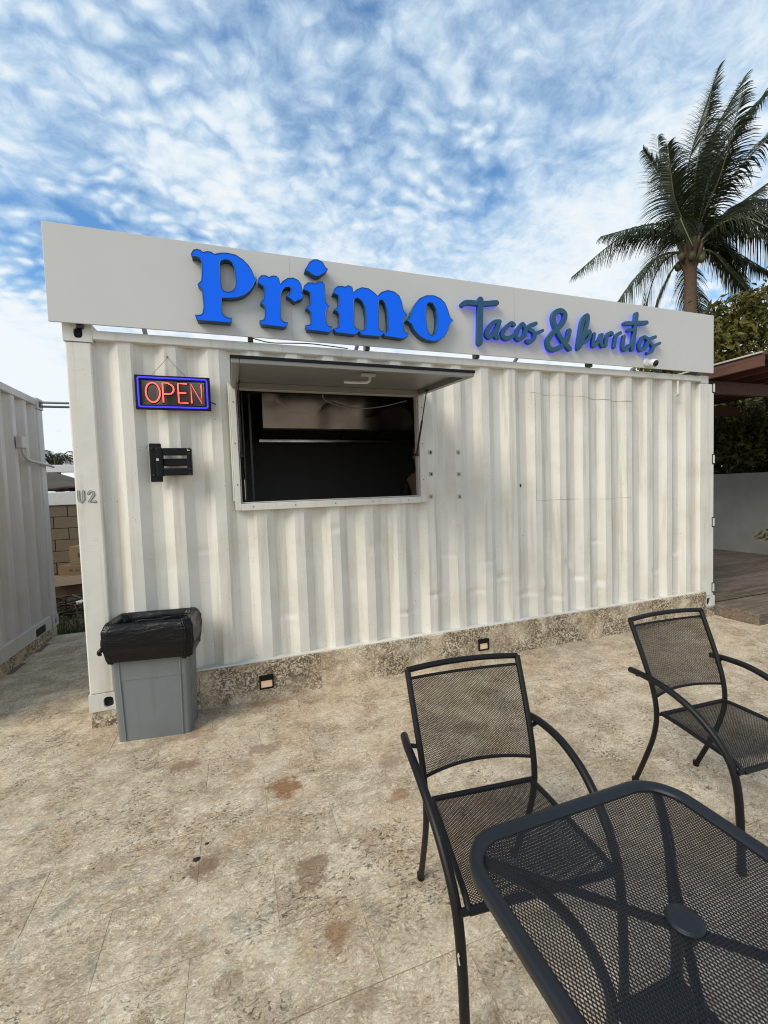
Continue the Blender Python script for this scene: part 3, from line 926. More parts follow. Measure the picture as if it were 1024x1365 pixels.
# ================================================================== SHOP SIGN
PRIMO=[
 ('P',[(0.7996, 3.1865), (0.812, 3.2094), (0.8342, 3.219), (0.8558, 3.2156), (0.8727, 3.2033), (0.8996, 3.2127), (0.9217, 3.2131), (0.946, 3.2007), (0.9843, 3.2145), (1.0297, 3.2209), (1.0842, 3.2145), (1.1292, 3.1904), (1.1648, 3.1572), (1.1865, 3.1218), (1.1989, 3.085), (1.2168, 3.0632), (1.2016, 3.0421), (1.1909, 3.0168), (1.1656, 2.9803), (1.1265, 2.9472), (1.0791, 2.9257), (1.0236, 2.9168), (0.9754, 2.9153), (0.9734, 2.8595), (0.9729, 2.8122), (0.9853, 2.7898), (1.0075, 2.7796), (1.0368, 2.7786), (1.0261, 2.749), (0.8137, 2.7454), (0.8083, 2.7589), (0.8008, 2.7814), (0.8242, 2.779), (0.8421, 2.7854), (0.8517, 2.8003), (0.8599, 2.8384), (0.8576, 2.9126), (0.8556, 2.9588), (0.8431, 2.9713), (0.8289, 2.9853), (0.8401, 2.9987), (0.8541, 3.0143), (0.8591, 3.0612), (0.8616, 3.1077), (0.8609, 3.1445), (0.8489, 3.1659), (0.823, 3.1715), (0.8011, 3.1657)],[(0.9763, 3.1462), (0.9863, 3.1662), (1.0094, 3.1759), (1.0366, 3.1759), (1.0587, 3.1619), (1.0708, 3.1305), (1.0756, 3.0791), (1.077, 3.0319), (1.0714, 2.9933), (1.0535, 2.9675), (1.0255, 2.9548), (0.9938, 2.9579), (0.9794, 2.9779), (0.9744, 3.0195), (0.9741, 3.0851)]),
 ('r',[(1.2254, 3.045), (1.2316, 3.0746), (1.2517, 3.0964), (1.2806, 3.1), (1.3042, 3.0904), (1.3241, 3.1026), (1.3534, 3.1062), (1.3703, 3.0917), (1.3761, 3.068), (1.3821, 3.0491), (1.401, 3.0759), (1.4367, 3.0999), (1.4769, 3.1078), (1.5114, 3.0942), (1.5304, 3.0667), (1.5342, 3.0373), (1.5298, 3.0069), (1.5449, 2.9807), (1.5257, 2.9616), (1.5032, 2.9542), (1.4792, 2.9367), (1.4598, 2.9495), (1.4454, 2.9628), (1.4211, 2.975), (1.4417, 2.9921), (1.4545, 3.0103), (1.4583, 3.0285), (1.444, 3.0427), (1.4139, 3.0352), (1.3931, 3.0112), (1.3784, 2.9702), (1.3739, 2.8714), (1.3711, 2.8121), (1.383, 2.7914), (1.4024, 2.7833), (1.4224, 2.7852), (1.4145, 2.7646), (1.3959, 2.7501), (1.2354, 2.7554), (1.2243, 2.7836), (1.2415, 2.7823), (1.2563, 2.7915), (1.2642, 2.8166), (1.2672, 2.8802), (1.2564, 2.8937), (1.2361, 2.9109), (1.2561, 2.9276), (1.2649, 2.9528), (1.2667, 3.0112), (1.2608, 3.027), (1.2439, 3.0347)],[]),
 ('dot',[(1.5626, 3.1742), (1.5815, 3.202), (1.6008, 3.2368), (1.6314, 3.2583), (1.6615, 3.2624), (1.697, 3.2475), (1.7139, 3.2194), (1.7339, 3.2021), (1.7161, 3.1846), (1.6935, 3.1654), (1.6686, 3.1471), (1.6443, 3.1405), (1.6149, 3.152), (1.5919, 3.1687)],[]),
 ('i',[(1.547, 3.0339), (1.5554, 3.0637), (1.5824, 3.0866), (1.6122, 3.0902), (1.6359, 3.0849), (1.6606, 3.103), (1.6909, 3.1055), (1.7046, 3.0848), (1.7048, 3.0051), (1.7067, 2.9641), (1.7181, 2.9453), (1.7324, 2.935), (1.7168, 2.9145), (1.7059, 2.8875), (1.7034, 2.8282), (1.7083, 2.7991), (1.7235, 2.7827), (1.7482, 2.7849), (1.7434, 2.7583), (1.7267, 2.7415), (1.5615, 2.7474), (1.5511, 2.7791), (1.5712, 2.7774), (1.5871, 2.7882), (1.5944, 2.8181), (1.5945, 2.8765), (1.5798, 2.8925), (1.5603, 2.9079), (1.5847, 2.9244), (1.5938, 2.9405), (1.5961, 2.9931), (1.5914, 3.0216), (1.5704, 3.0296)],[]),
 ('m',[(1.767, 3.0297), (1.777, 3.0627), (1.8065, 3.0874), (1.8377, 3.0911), (1.8626, 3.0881), (1.8883, 3.103), (1.9157, 3.0943), (1.9268, 3.0536), (1.9507, 3.0779), (1.9964, 3.1001), (2.048, 3.0976), (2.0927, 3.0723), (2.1207, 3.0486), (2.1524, 3.0815), (2.2065, 3.1036), (2.2602, 3.0974), (2.3, 3.0708), (2.3216, 3.0233), (2.3278, 2.9677), (2.3409, 2.9477), (2.3639, 2.9336), (2.3424, 2.9127), (2.3307, 2.8928), (2.3282, 2.8235), (2.3382, 2.7929), (2.3683, 2.7828), (2.362, 2.7608), (2.3226, 2.7413), (2.1734, 2.7505), (2.1581, 2.7716), (2.1811, 2.7785), (2.1994, 2.7999), (2.1999, 2.8868), (2.1943, 2.9543), (2.18, 3.0022), (2.157, 3.028), (2.1329, 3.0217), (2.1254, 2.9964), (2.1181, 2.8052), (2.1346, 2.7844), (2.1638, 2.782), (2.1496, 2.7585), (2.1304, 2.7421), (1.9759, 2.7442), (1.9642, 2.7736), (1.9901, 2.7758), (2.0101, 2.7897), (2.0178, 2.8209), (2.0206, 2.8942), (2.0128, 2.9603), (1.9925, 3.0006), (1.9611, 3.0189), (1.9354, 3.0137), (1.9282, 2.9937), (1.9209, 2.8122), (1.9328, 2.7891), (1.962, 2.7819), (1.9509, 2.7603), (1.9244, 2.7399), (1.7762, 2.7456), (1.7625, 2.7742), (1.7849, 2.7762), (1.8029, 2.7897), (1.8081, 2.826), (1.8081, 2.8857), (1.7951, 2.9022), (1.7707, 2.9117), (1.7937, 2.9294), (1.8093, 2.9453), (1.8113, 2.9931), (1.8075, 3.0224), (1.7856, 3.0318)],[]),
 ('o',[(2.3582, 2.8891), (2.3911, 2.9174), (2.4068, 2.9693), (2.4366, 3.0229), (2.4805, 3.0718), (2.5382, 3.0997), (2.603, 3.1069), (2.6606, 3.0914), (2.7035, 3.0573), (2.7284, 3.0015), (2.7416, 2.9508), (2.7706, 2.9248), (2.7429, 2.8962), (2.7235, 2.8449), (2.6878, 2.7898), (2.6426, 2.7537), (2.584, 2.7427), (2.5195, 2.7505), (2.4635, 2.778), (2.4227, 2.819), (2.3991, 2.8676)],[(2.5358, 3.0269), (2.5581, 3.0509), (2.5938, 3.0457), (2.6214, 3.0037), (2.6296, 2.9401), (2.6242, 2.8622), (2.6079, 2.8092), (2.5781, 2.7835), (2.5498, 2.7979), (2.534, 2.8414), (2.5279, 2.9176), (2.53, 2.9817)]),
]
SCRIPT=[
 ('T',[([(2.8752, 3.0706), (2.9228, 3.0937), (3.0715, 3.1003), (3.1804, 3.1173), (3.2113, 3.1205)], 0.042), ([(3.0508, 3.1282), (3.0418, 2.9582), (3.0324, 2.7693)], 0.055)]),
 ('a',[([(3.2372, 2.9652), (3.1762, 2.9522), (3.12, 2.8917), (3.1055, 2.8397), (3.1401, 2.8286), (3.1965, 2.889), (3.2314, 2.9554), (3.2018, 2.8802), (3.1897, 2.8373), (3.2172, 2.8302)], 0.036)]),
 ('c',[([(3.3829, 2.9522), (3.3547, 2.961), (3.2973, 2.9164), (3.2625, 2.8666), (3.2729, 2.8347), (3.3177, 2.8289), (3.375, 2.8571)], 0.036)]),
 ('o',[([(3.4691, 2.9647), (3.4218, 2.9083), (3.4033, 2.8499), (3.4315, 2.8284), (3.4901, 2.8665), (3.503, 2.9249), (3.4749, 2.9652)], 0.036)]),
 ('s',[([(3.6156, 2.9827), (3.5503, 2.9577), (3.5381, 2.9327), (3.5903, 2.9036), (3.5952, 2.8558), (3.5472, 2.8136), (3.5181, 2.8209)], 0.035), ([(3.5899, 2.8862), (3.6859, 2.9262)], 0.029)]),
 ('&',[([(3.9888, 2.9511), (3.9515, 2.8523), (3.8586, 2.7836), (3.7681, 2.7715), (3.7418, 2.8361), (3.8054, 2.9188), (3.9047, 3.0054), (3.9413, 3.087), (3.8997, 3.122), (3.8295, 3.0984), (3.8075, 3.0298), (3.861, 2.9123), (3.9229, 2.8389), (3.986, 2.7872)], 0.045)]),
 ('b',[([(4.0872, 2.8002), (4.1187, 2.9565), (4.1494, 3.0616), (4.2015, 3.1099), (4.193, 3.0314), (4.1397, 2.9012), (4.1049, 2.8186)], 0.041), ([(4.1322, 2.8869), (4.2068, 2.9616), (4.2288, 2.9451), (4.1983, 2.883), (4.139, 2.8497)], 0.034)]),
 ('u',[([(4.281, 2.9472), (4.2651, 2.8767), (4.2719, 2.831), (4.3404, 2.8941), (4.3715, 2.9547), (4.3553, 2.872), (4.3777, 2.8388)], 0.032)]),
 ('r',[([(4.4159, 2.8475), (4.4401, 2.9487), (4.4865, 2.9736), (4.4941, 2.959)], 0.033)]),
 ('r',[([(4.5239, 2.8437), (4.5484, 2.9458), (4.6036, 2.9834)], 0.033)]),
 ('i',[([(4.6507, 2.9541), (4.6307, 2.8456), (4.6654, 2.8267), (4.7138, 2.8732)], 0.033), ([(4.7022, 3.0155), (4.7439, 3.0238)], 0.033)]),
 ('t',[([(4.8129, 3.1808), (4.7756, 2.9523), (4.7537, 2.8402)], 0.046), ([(4.6597, 3.0771), (4.9435, 3.1113)], 0.04)]),
 ('o',[([(4.8931, 2.9617), (4.8434, 2.8853), (4.8594, 2.8381), (4.9255, 2.8671), (4.9591, 2.9427), (4.9096, 2.9691)], 0.034)]),
 ('s',[([(5.0598, 2.9812), (4.9925, 2.9575), (4.984, 2.9263), (5.0257, 2.8867), (5.0087, 2.8365), (4.9584, 2.8147)], 0.034), ([(5.0257, 2.8843), (5.1189, 2.9244)], 0.029)]),
]

SY = -0.05
sign = thing('shop_sign', 'long white sign board with blue lettering along the top of the container', 'sign', (0, 0, 0))
MB().box(-0.062, 5.966, SY, SY + 0.014, 2.683, 3.296).build('sign_panel', M['panel'], sign, 0.002)
MB().box(-0.058, 5.962, SY + 0.0145, 0.06, 2.80, 3.290).build('sign_frame', M['panel'], sign, 0.003)
for x in (1.46, 3.42):
    MB().box(x - 0.0012, x + 0.0012, SY - 0.0006, SY + 0.002, 2.684, 3.293).build('panel_joint', M['patch'], sign)
for x in (0.10, 1.16, 2.05, 3.05, 4.3, 5.2, 5.75):
    MB().box(x - 0.018, x + 0.018, -0.030, 0.03, 2.661, 2.799).build('mounting_foot', M['rod'], sign)
for x in (0.4, 2.1, 3.8, 5.4):
    MB().tube([(x, 0.04, 3.1), (x, 0.75, 2.65)], 0.018, 6).build('brace', M['wire'], sign)
wv = [(1.18, 0.0, 2.69), (1.30, 0.01, 2.672), (1.45, 0.0, 2.676), (1.62, 0.02, 2.690), (1.9, 0.02, 2.675)]
MB().tube(smooth_path(wv, 4), 0.004, 6).build('cable', M['black'], sign)
from mathutils.geometry import tessellate_polygon

LF, LB = -0.112, SY + 0.002
for name, outl, hole in PRIMO:
    rings = [outl] + ([hole] if hole else [])
    ret = MB()
    for ring in rings:
        n = len(ring)
        # round off the traced corners a little
        vs = [(a, LF + 0.003, b2) for a, b2 in ring] + [(a, LB, b2) for a, b2 in ring]
        ret.add(vs, [(k, (k + 1) % n, n + (k + 1) % n, n + k) for k in range(n)])
        loop = [Vector((a, LF + 0.001, b2)) for a, b2 in ring]
        ret.tube(loop + [loop[0]], 0.0042, 5, False, 1.0, (0, 1, 0))
    letter = ret.build('letter', M['blueside'], sign, fix=False)
    vv = [[Vector((a, b2, 0)) for a, b2 in ring] for ring in rings]
    tris = tessellate_polygon(vv)
    flat = [p for ring in rings for p in ring]
    MB().add([(a, LF, b2) for a, b2 in flat], [tuple(t) for t in tris]).build('letter_face', M['blue'], letter)
SF, SB = -0.098, -0.068
for q, (name, strokes) in enumerate(SCRIPT):
    mb = MB()
    hl = MB()
    for k, (pts, w_) in enumerate(strokes):
        stroke_prism(mb, pts, w_, SF - 0.0021 * k - 0.0004 * (q % 3), SB, -0.004 if len(pts) > 3 else 0.0)
        stroke_prism(hl, pts, w_ * 0.8, SB + 0.002, SB + 0.005)
    letter = mb.build('letter', M['teal'], sign, 0.002)
    hl.build('halo_light', M['halo'], letter)

# ================================================================== THINGS ON THE WALL
# neon sign
ns = thing('neon_sign', 'lit OPEN sign, red letters in a blue border, hung left of the hatch', 'neon sign', (0.632, -0.012, 2.262), R(0))
HW, HH = 0.236, 0.116
fb = MB()
fb.box(-HW, HW, -0.030, -0.012, HH - 0.034, HH).box(-HW, HW, -0.030, -0.012, -HH, -HH + 0.034)
fb.box(-HW, -HW + 0.040, -0.030, -0.012, -HH + 0.034, HH - 0.034).box(HW - 0.040, HW, -0.030, -0.012, -HH + 0.034, HH - 0.034)
fb.build('border_frame', M['black'], ns, 0.003)
MB().box(-HW + 0.03, HW - 0.03, -0.016, -0.013, -HH + 0.03, HH - 0.03).build('acrylic_sheet', M['acrylic'], ns)
a, b2 = HW - 0.021, HH - 0.018
rr = 0.012
loop = []
for cx, cz, a0 in ((a - rr, b2 - rr, 0), (-a + rr, b2 - rr, 90), (-a + rr, -b2 + rr, 180), (a - rr, -b2 + rr, 270)):
    for k in range(5):
        t = R(a0 + 22.5 * k)
        loop.append((cx + rr * math.cos(t), -0.034, cz + rr * math.sin(t)))
MB().tube(loop + [loop[0]], 0.0055, 8, False, 1.0, (0, 1, 0)).build('border_tube', M['neon_blue'], ns)


def arc(cx, cz, rx, rz, a0, a1, n=14):
    return [(cx + rx * math.cos(R(a0 + (a1 - a0) * k / n)), cz + rz * math.sin(R(a0 + (a1 - a0) * k / n))) for k in range(n + 1)]


hh = 0.066
NEON = [('O', [arc(-0.128, 0, 0.043, hh, 90, 450, 24)]),
        ('P', [[(-0.066, -hh), (-0.066, hh), (-0.028, hh)] + arc(-0.028, 0.026, 0.030, 0.034, 90, -90, 8) + [(-0.062, -0.008)]]),
        ('E', [[(0.088, hh), (0.030, hh), (0.030, -hh), (0.090, -hh)], [(0.034, 0.002), (0.080, 0.002)]]),
        ('N', [[(0.112, -hh), (0.112, hh), (0.178, -hh), (0.178, hh)]])]
for name, paths in NEON:
    tb_, bk = MB(), MB()
    for p in paths:
        tb_.tube([(x, -0.030, z) for x, z in p], 0.0055, 8, True, 1.0, (0, 1, 0))
        stroke_prism(bk, p, 0.020, -0.022, -0.0165, smooth_it=False)
    lt = bk.build('letter_backing', M['black'], ns)
    tb_.build('letter_tube', M['neon_red'], lt)
MB().tube([(-0.135, -0.014, HH), (-0.028, -0.006, 0.245), (0.082, -0.014, HH)], 0.0022, 6).build('hanging_wire', M['wire'], ns)
MB().lathe((-0.028, 0.004, 0.247), [(0.004, 0.0), (0.004, -0.016), (0.008, -0.017), (0.008, -0.02)], 8, 'y').build('nail', M['rivet'], ns)
MB().tube(smooth_path([(HW, -0.02, -0.055), (HW + 0.02, -0.02, -0.06), (HW + 0.03, -0.01, -0.064)], 4), 0.004, 6).build('power_lead', M['black'], ns)

# television bracket
tv = thing('wall_bracket', 'black folding television bracket bolted to the container wall below the neon sign', 'bracket', (0.0, -0.002, 0.0))
MB().box(0.455, 0.530, -0.020, 0.0, 1.655, 1.92).build('wall_plate', M['black'], tv, 0.006)
for z in (1.70, 1.885):
    for x in (0.478, 0.508):
        MB().lathe((x, -0.0205, z), [(0.008, 0.001), (0.008, -0.005), (0.004, -0.007)], 8, 'y').build('bolt', M['rod'], tv)
MB().box(0.505, 0.545, -0.085, -0.021, 1.690, 1.885).build('pivot_block', M['black'], tv, 0.006)
MB().box(0.546, 0.700, -0.082, -0.048, 1.832, 1.882).build('arm', M['black'], tv, 0.006)
MB().box(0.546, 0.705, -0.060, -0.020, 1.762, 1.812).build('arm', M['black'], tv, 0.006)
MB().box(0.546, 0.700, -0.088, -0.054, 1.694, 1.744).build('arm', M['black'], tv, 0.006)
MB().box(0.695, 0.726, -0.090, -0.018, 1.695, 1.880).build('joint_block', M['black'], tv, 0.006)
for z in (1.70, 1.735, 1.84, 1.875):
    MB().lathe((0.715, -0.0905, z), [(0.009, 0.001), (0.009, -0.006), (0.005, -0.008)], 8, 'y').build('bolt', M['rod'], tv)
MB().box(0.507, 0.522, -0.0880, -0.0850, 1.795, 1.810).build('sticker', M['white_plastic'], tv)
MB().box(0.700, 0.719, -0.0925, -0.0900, 1.862, 1.870).build('sticker', M['white_plastic'], tv)

# security camera
cc = thing('security_camera', 'small white security camera under the right end of the sign', 'camera', (5.005, -0.052, 2.722))
MB().lathe((-0.025, 0.0015, 0.012), [(0.042, 0), (0.042, -0.018), (0.036, -0.026)], 18, 'y').build('mount', M['white_plastic'], cc)
cdir = Vector((-0.05, -0.9, -0.42)).normalized()
cm = cdir.to_track_quat('Z', 'Y').to_matrix()
bd = MB().lathe((0, 0, 0), [(0.022, -0.035), (0.036, -0.018), (0.041, 0.01), (0.039, 0.030), (0.034, 0.036)], 18)
o = bd.build('camera_body', M['white_plastic'], cc)
place(o, (0.01, -0.050, 0.0), cdir.to_track_quat('Z', 'Y').to_euler())
o2 = MB().lathe((0, 0, 0), [(0.031, 0.0), (0.031, 0.002), (0.014, 0.0025), (0.013, 0.006)], 18).build('lens', M['rod'], o)
o2.location = (0, 0, 0.0362)

# plinth lights
for xc, lab in ((1.152, 'square wall light in the plinth nearest the grey bin'), (3.035, 'square wall light in the plinth behind the centre chair')):
    pl_ = thing('plinth_light', lab, 'wall light', (xc, -0.032, 0.132), 0, 'square lights set in the stone plinth')
    fm_ = MB()
    h_, t_ = 0.052, 0.011
    fm_.box(-h_, h_, -0.016, 0.0, h_ - t_, h_).box(-h_, h_, -0.016, 0.0, -h_, -h_ + t_)
    fm_.box(-h_, -h_ + t_, -0.016, 0.0, -h_ + t_, h_ - t_).box(h_ - t_, h_, -0.016, 0.0, -h_ + t_, h_ - t_)
    fm_.box(-h_ + t_, h_ - t_, -0.016, -0.004, 0.012, h_ - t_)
    fm_.build('lamp_frame', M['black'], pl_, 0.002)
    MB().add([(-h_ + t_, -0.006, -h_ + t_), (h_ - t_, -0.006, -h_ + t_), (h_ - t_, -0.002, 0.012), (-h_ + t_, -0.002, 0.012)], [(0, 1, 2, 3)]).build('lens', M['lamp'], pl_)

# ================================================================== INSIDE THE KITCHEN
hood = thing('extractor_hood', 'stainless steel extractor hood over the back of the kitchen', 'hood', (0, 0, 0))
fp = MB()
vs, fs = [], []
for i in range(61):
    xx = 1.30 + 1.95 * i / 60
    wy = 0.013 * math.sin(9.5 * (xx - 1.30) + 0.6) + 0.002 * math.sin(23.0 * xx)
    for (yy, zz_) in ((1.20, 2.2147), (1.175, 2.38), (1.145, 2.555)):
        vs.append((xx, yy + wy * (0.4 if zz_ < 2.3 else 1.0), zz_))
for i in range(60):
    for q in range(2):
        fs.append((i * 3 + q, i * 3 + 3 + q, i * 3 + 4 + q, i * 3 + 1 + q))
fp.add(vs, fs, True).build('front_panel', M['steel'], hood)
MB().add([(1.30, 1.212, 2.55), (1.30, 2.2, 2.55), (1.30, 2.2, 2.19), (1.30, 1.212, 2.215)], [(0, 1, 2, 3)]).build('end_panel', M['steel'], hood)
MB().add([(3.25, 1.212, 2.55), (3.25, 2.2, 2.55), (3.25, 2.2, 2.19), (3.25, 1.212, 2.215)], [(0, 1, 2, 3)]).build('end_panel', M['steel'], hood)
MB().box(1.30, 3.25, 1.195, 1.225, 2.200, 2.2145).build('bottom_lip', M['steel'], hood, 0.002)
MB().obox((2.275, 2.0, 2.18), 1.95, 0.03, 0.034, Matrix.Rotation(R(3), 3, 'X')).build('grease_gutter', M['steel'], hood, 0.002)
for k in range(4):
    MB().obox((1.56 + 0.48 * k, 1.65, 2.33), 0.46, 0.75, 0.02, Matrix.Rotation(R(-18), 3, 'X')).build('filter', M['inside'], hood)
ct = thing('counter', 'dark worktop along the back wall of the kitchen', 'counter')
MB().box(0.9, 4.4, 1.55, 2.2, 1.10, 1.14).build('worktop', M['inside'], ct, 0.004)
for x in (0.95, 2.6, 4.3):
    MB().box(x, x + 0.04, 1.6, 2.15, 0.266, 1.10).build('leg', M['inside'], ct)
cb = MB().tube(smooth_path([(1.70, 0.10, 2.33), (1.72, 0.13, 2.29), (1.85, 0.16, 2.25), (2.05, 0.16, 2.235), (2.25, 0.14, 2.26), (2.42, 0.10, 2.30)], 5), 0.005, 6).build('hanging_cable', M['wire'])
tag(cb, 'grey cable sagging across the top of the serving hatch', 'cable')


def skin_body(name, nodes, edges, mat, parent):
    me = bpy.data.meshes.new(name)
    me.from_pydata([n[0] for n in nodes], edges, [])
    o = bpy.data.objects.new(name, me)
    COL.objects.link(o)
    o.parent = parent
    md = o.modifiers.new('skin', 'SKIN')
    for i, n in enumerate(nodes):
        sv_ = me.skin_vertices[0].data[i] if me.skin_vertices else None
        if sv_:
            sv_.radius = n[1]
    sb = o.modifiers.new('sub', 'SUBSURF')
    sb.levels = sb.render_levels = 2
    me.materials.append(mat)
    return o


# cook who stands just inside the right jamb of the hatch
ck = thing('person', 'person in dark clothes standing inside behind the right edge of the hatch', 'person', (2.80, 0.66, 0.266), R(-60))
bmv = bmesh.new()
me = bpy.data.meshes.new('person_body')
nodes = [((0, 0, 0.92), (0.15, 0.11)), ((0, 0, 1.10), (0.14, 0.10)), ((0, 0.0, 1.28), (0.165, 0.11)), ((0, 0.0, 1.39), (0.13, 0.09)), ((0, -0.01, 1.46), (0.055, 0.055)),
         ((0, -0.02, 1.53), (0.06, 0.065)), ((0, -0.025, 1.60), (0.078, 0.092)), ((0, -0.02, 1.67), (0.075, 0.088)), ((0, -0.015, 1.715), (0.045, 0.055)),
         ((-0.19, 0, 1.38), (0.055, 0.055)), ((-0.24, 0.0, 1.12), (0.042, 0.045)), ((-0.20, -0.18, 0.98), (0.034, 0.034)), ((-0.17, -0.26, 0.97), (0.036, 0.022)),
         ((0.19, 0, 1.38), (0.055, 0.055)), ((0.24, 0.0, 1.12), (0.042, 0.045)), ((0.20, -0.18, 0.98), (0.034, 0.034)), ((0.17, -0.26, 0.97), (0.036, 0.022)),
         ((-0.09, 0, 0.82), (0.085, 0.09)), ((-0.10, -0.01, 0.48), (0.058, 0.06)), ((-0.10, 0.02, 0.08), (0.040, 0.042)), ((-0.11, -0.13, 0.035), (0.042, 0.03)),
         ((0.09, 0, 0.82), (0.085, 0.09)), ((0.10, -0.01, 0.48), (0.058, 0.06)), ((0.10, 0.02, 0.08), (0.040, 0.042)), ((0.11, -0.13, 0.035), (0.042, 0.03))]
edges = [(0, 1), (1, 2), (2, 3), (3, 4), (4, 5), (5, 6), (6, 7), (7, 8), (3, 9), (9, 10), (10, 11), (11, 12), (3, 13), (13, 14), (14, 15), (15, 16),
         (0, 17), (17, 18), (18, 19), (19, 20), (0, 21), (21, 22), (22, 23), (23, 24)]
base = len(nodes)
for s, wi in ((-1, 12), (1, 16)):                    # five fingers on each hand
    for k, (dx, ln) in enumerate(((-0.03, 0.05), (-0.012, 0.065), (0.006, 0.07), (0.022, 0.065), (0.036, 0.05))):
        h0 = nodes[wi][0]
        a_ = len(nodes)
        nodes.append(((h0[0] + s * dx, h0[1] - 0.045 if k else h0[1] - 0.01, h0[2]), (0.010, 0.010)))
        nodes.append(((h0[0] + s * dx * 1.2, h0[1] - 0.045 - ln if k else h0[1] - 0.06, h0[2] - 0.02), (0.008, 0.008)))
        edges += [(wi, a_), (a_, a_ + 1)]
for n_ in nodes:
    bmv.verts.new(n_[0])
bmv.verts.ensure_lookup_table()
for a_, b_ in edges:
    bmv.edges.new((bmv.verts[a_], bmv.verts[b_]))
lay = bmv.verts.layers.skin.verify()
for v_, n_ in zip(bmv.verts, nodes):
    v_[lay].radius = n_[1]
bmv.verts[0][lay].use_root = True
bmv.to_mesh(me)
bmv.free()
mt, tt, bt = new_mat('dressed_body')
zc = tt.n('ShaderNodeSeparateXYZ', {0: tt.n('ShaderNodeTexCoord').outputs['Object']})
skin_mask = tt.math('MAXIMUM', tt.math('GREATER_THAN', zc.outputs[2], 1.455), tt.math('MULTIPLY', tt.math('LESS_THAN', zc.outputs[1], -0.07), tt.math('GREATER_THAN', zc.outputs[2], 0.85)))
setb(tt, bt, color=tt.mix(skin_mask, (0.018, 0.018, 0.022), (0.30, 0.155, 0.095)), rough=0.65)
me.materials.append(mt)
o = bpy.data.objects.new('body', me)
COL.objects.link(o)
o.parent = ck
o.modifiers.new('skin', 'SKIN').use_smooth_shade = True
sb = o.modifiers.new('sub', 'SUBSURF')
sb.levels = sb.render_levels = 2
hr = MB()
vs, fs = [], []
for i in range(9):
    for k in range(16):
        th, ph_ = R(100) * i / 8, 2 * math.pi * k / 16
        back = 1.0 if math.sin(ph_) > -0.3 else 0.45
        th *= back
        vs.append((0.088 * math.sin(th) * math.cos(ph_), -0.012 + 0.104 * math.sin(th) * math.sin(ph_), 1.645 + 0.100 * math.cos(th)))
for i in range(8):
    for k in range(16):
        fs.append((i * 16 + k, i * 16 + (k + 1) % 16, (i + 1) * 16 + (k + 1) % 16, (i + 1) * 16 + k))
hr.add(vs, fs, True).build('hair', M['hair'], ck)
fc = MB().tube([(0, -0.105, 1.625), (0, -0.128, 1.590), (0, -0.108, 1.575)], [0.008, 0.015, 0.010], 8)
fc.build('nose', M['skin'], ck)
for s in (-1, 1):
    MB().lathe((s * 0.030, -0.098, 1.622), [(0.010, 0.0), (0.009, -0.006), (0.004, -0.009)], 10, 'y').build('eye', M['hair'], ck)
    MB().lathe((s * 0.080, -0.015, 1.600), [(0.022, -0.012), (0.026, 0.0), (0.020, 0.012)], 10, 'x').build('ear', M['skin'], ck)
MB().tube([(-0.022, -0.101, 1.548), (0, -0.108, 1.546), (0.022, -0.101, 1.548)], 0.006, 6).build('mouth', M['rivet'], ck)

# ================================================================== SECOND CONTAINER
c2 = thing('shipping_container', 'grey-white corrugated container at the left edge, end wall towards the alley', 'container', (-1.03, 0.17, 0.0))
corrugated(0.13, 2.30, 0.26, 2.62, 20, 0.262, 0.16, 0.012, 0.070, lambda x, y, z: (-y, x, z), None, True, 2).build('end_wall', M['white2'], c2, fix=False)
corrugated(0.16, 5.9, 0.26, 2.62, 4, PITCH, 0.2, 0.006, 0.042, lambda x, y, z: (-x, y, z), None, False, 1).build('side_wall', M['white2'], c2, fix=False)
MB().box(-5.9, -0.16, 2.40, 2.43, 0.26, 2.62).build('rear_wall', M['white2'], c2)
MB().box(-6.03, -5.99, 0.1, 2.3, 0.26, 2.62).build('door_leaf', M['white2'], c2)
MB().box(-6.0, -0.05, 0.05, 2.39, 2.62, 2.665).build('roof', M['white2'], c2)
MB().box(-0.10, 0.0, 0.165, 2.275, 2.615, 2.690).build('top_rail', M['white2'], c2, 0.006)
MB().box(-0.10, 0.0, 0.165, 2.275, 0.118, 0.262).build('bottom_rail', M['white2'], c2, 0.006)
MB().box(-5.9, -0.165, -0.004, 0.06, 2.61, 2.675).build('top_rail', M['white2'], c2, 0.006)
MB().box(-5.9, -0.165, -0.004, 0.06, 0.118, 0.262).build('bottom_rail', M['white2'], c2, 0.006)
for y0 in (0.0, 2.30):
    MB().box(-0.15, 0.0, y0, y0 + 0.138, 0.236, 2.582).build('corner_post', M['white2'], c2, 0.012)
    MB().box(-6.05, -5.9, y0, y0 + 0.138, 0.236, 2.582).build('corner_post', M['white2'], c2, 0.012)
    for z0 in (0.117, 2.583):
        a, b2 = casting(-0.165, 0.005, y0 - 0.012, y0 + 0.150, z0, z0 + 0.118, 'x', y0 + 0.07, z0 + 0.058, 0.030, 0.036)
        c = a.build('corner_casting', M['white2'], c2, fix=False)
        b2.build('casting_hole', M['dark'], c, fix=False)
        MB().box(-6.06, -5.895, y0 - 0.012, y0 + 0.15, z0, z0 + 0.118).build('corner_casting', M['white2'], c2, 0.006)
MB().box(-0.06, 0.006, 1.86, 2.08, 0.14, 0.215).build('forklift_slot', M['dark'], c2)
x = 0.0
while x < 2.4:
    x1 = min(x + random.uniform(0.3, 0.5), 2.42)
    MB().box(-0.12, -0.006, x + 0.001, x1 - 0.001, -0.004, 0.114).build('plinth_slab', M['skirt'], c2, 0.003)
    x = x1
MB().box(-6.0, -0.125, 0.0, 0.10, -0.004, 0.114).build('plinth_slab', M['skirt'], c2, 0.003)
pb = thing('conduit', 'grey junction box with a bent conduit on the left container', 'conduit', (-1.03, 0, 0))
MB().box(0.0, 0.055, 1.90, 2.00, 2.09, 2.21).build('junction_box', M['white2'], pb, 0.008)
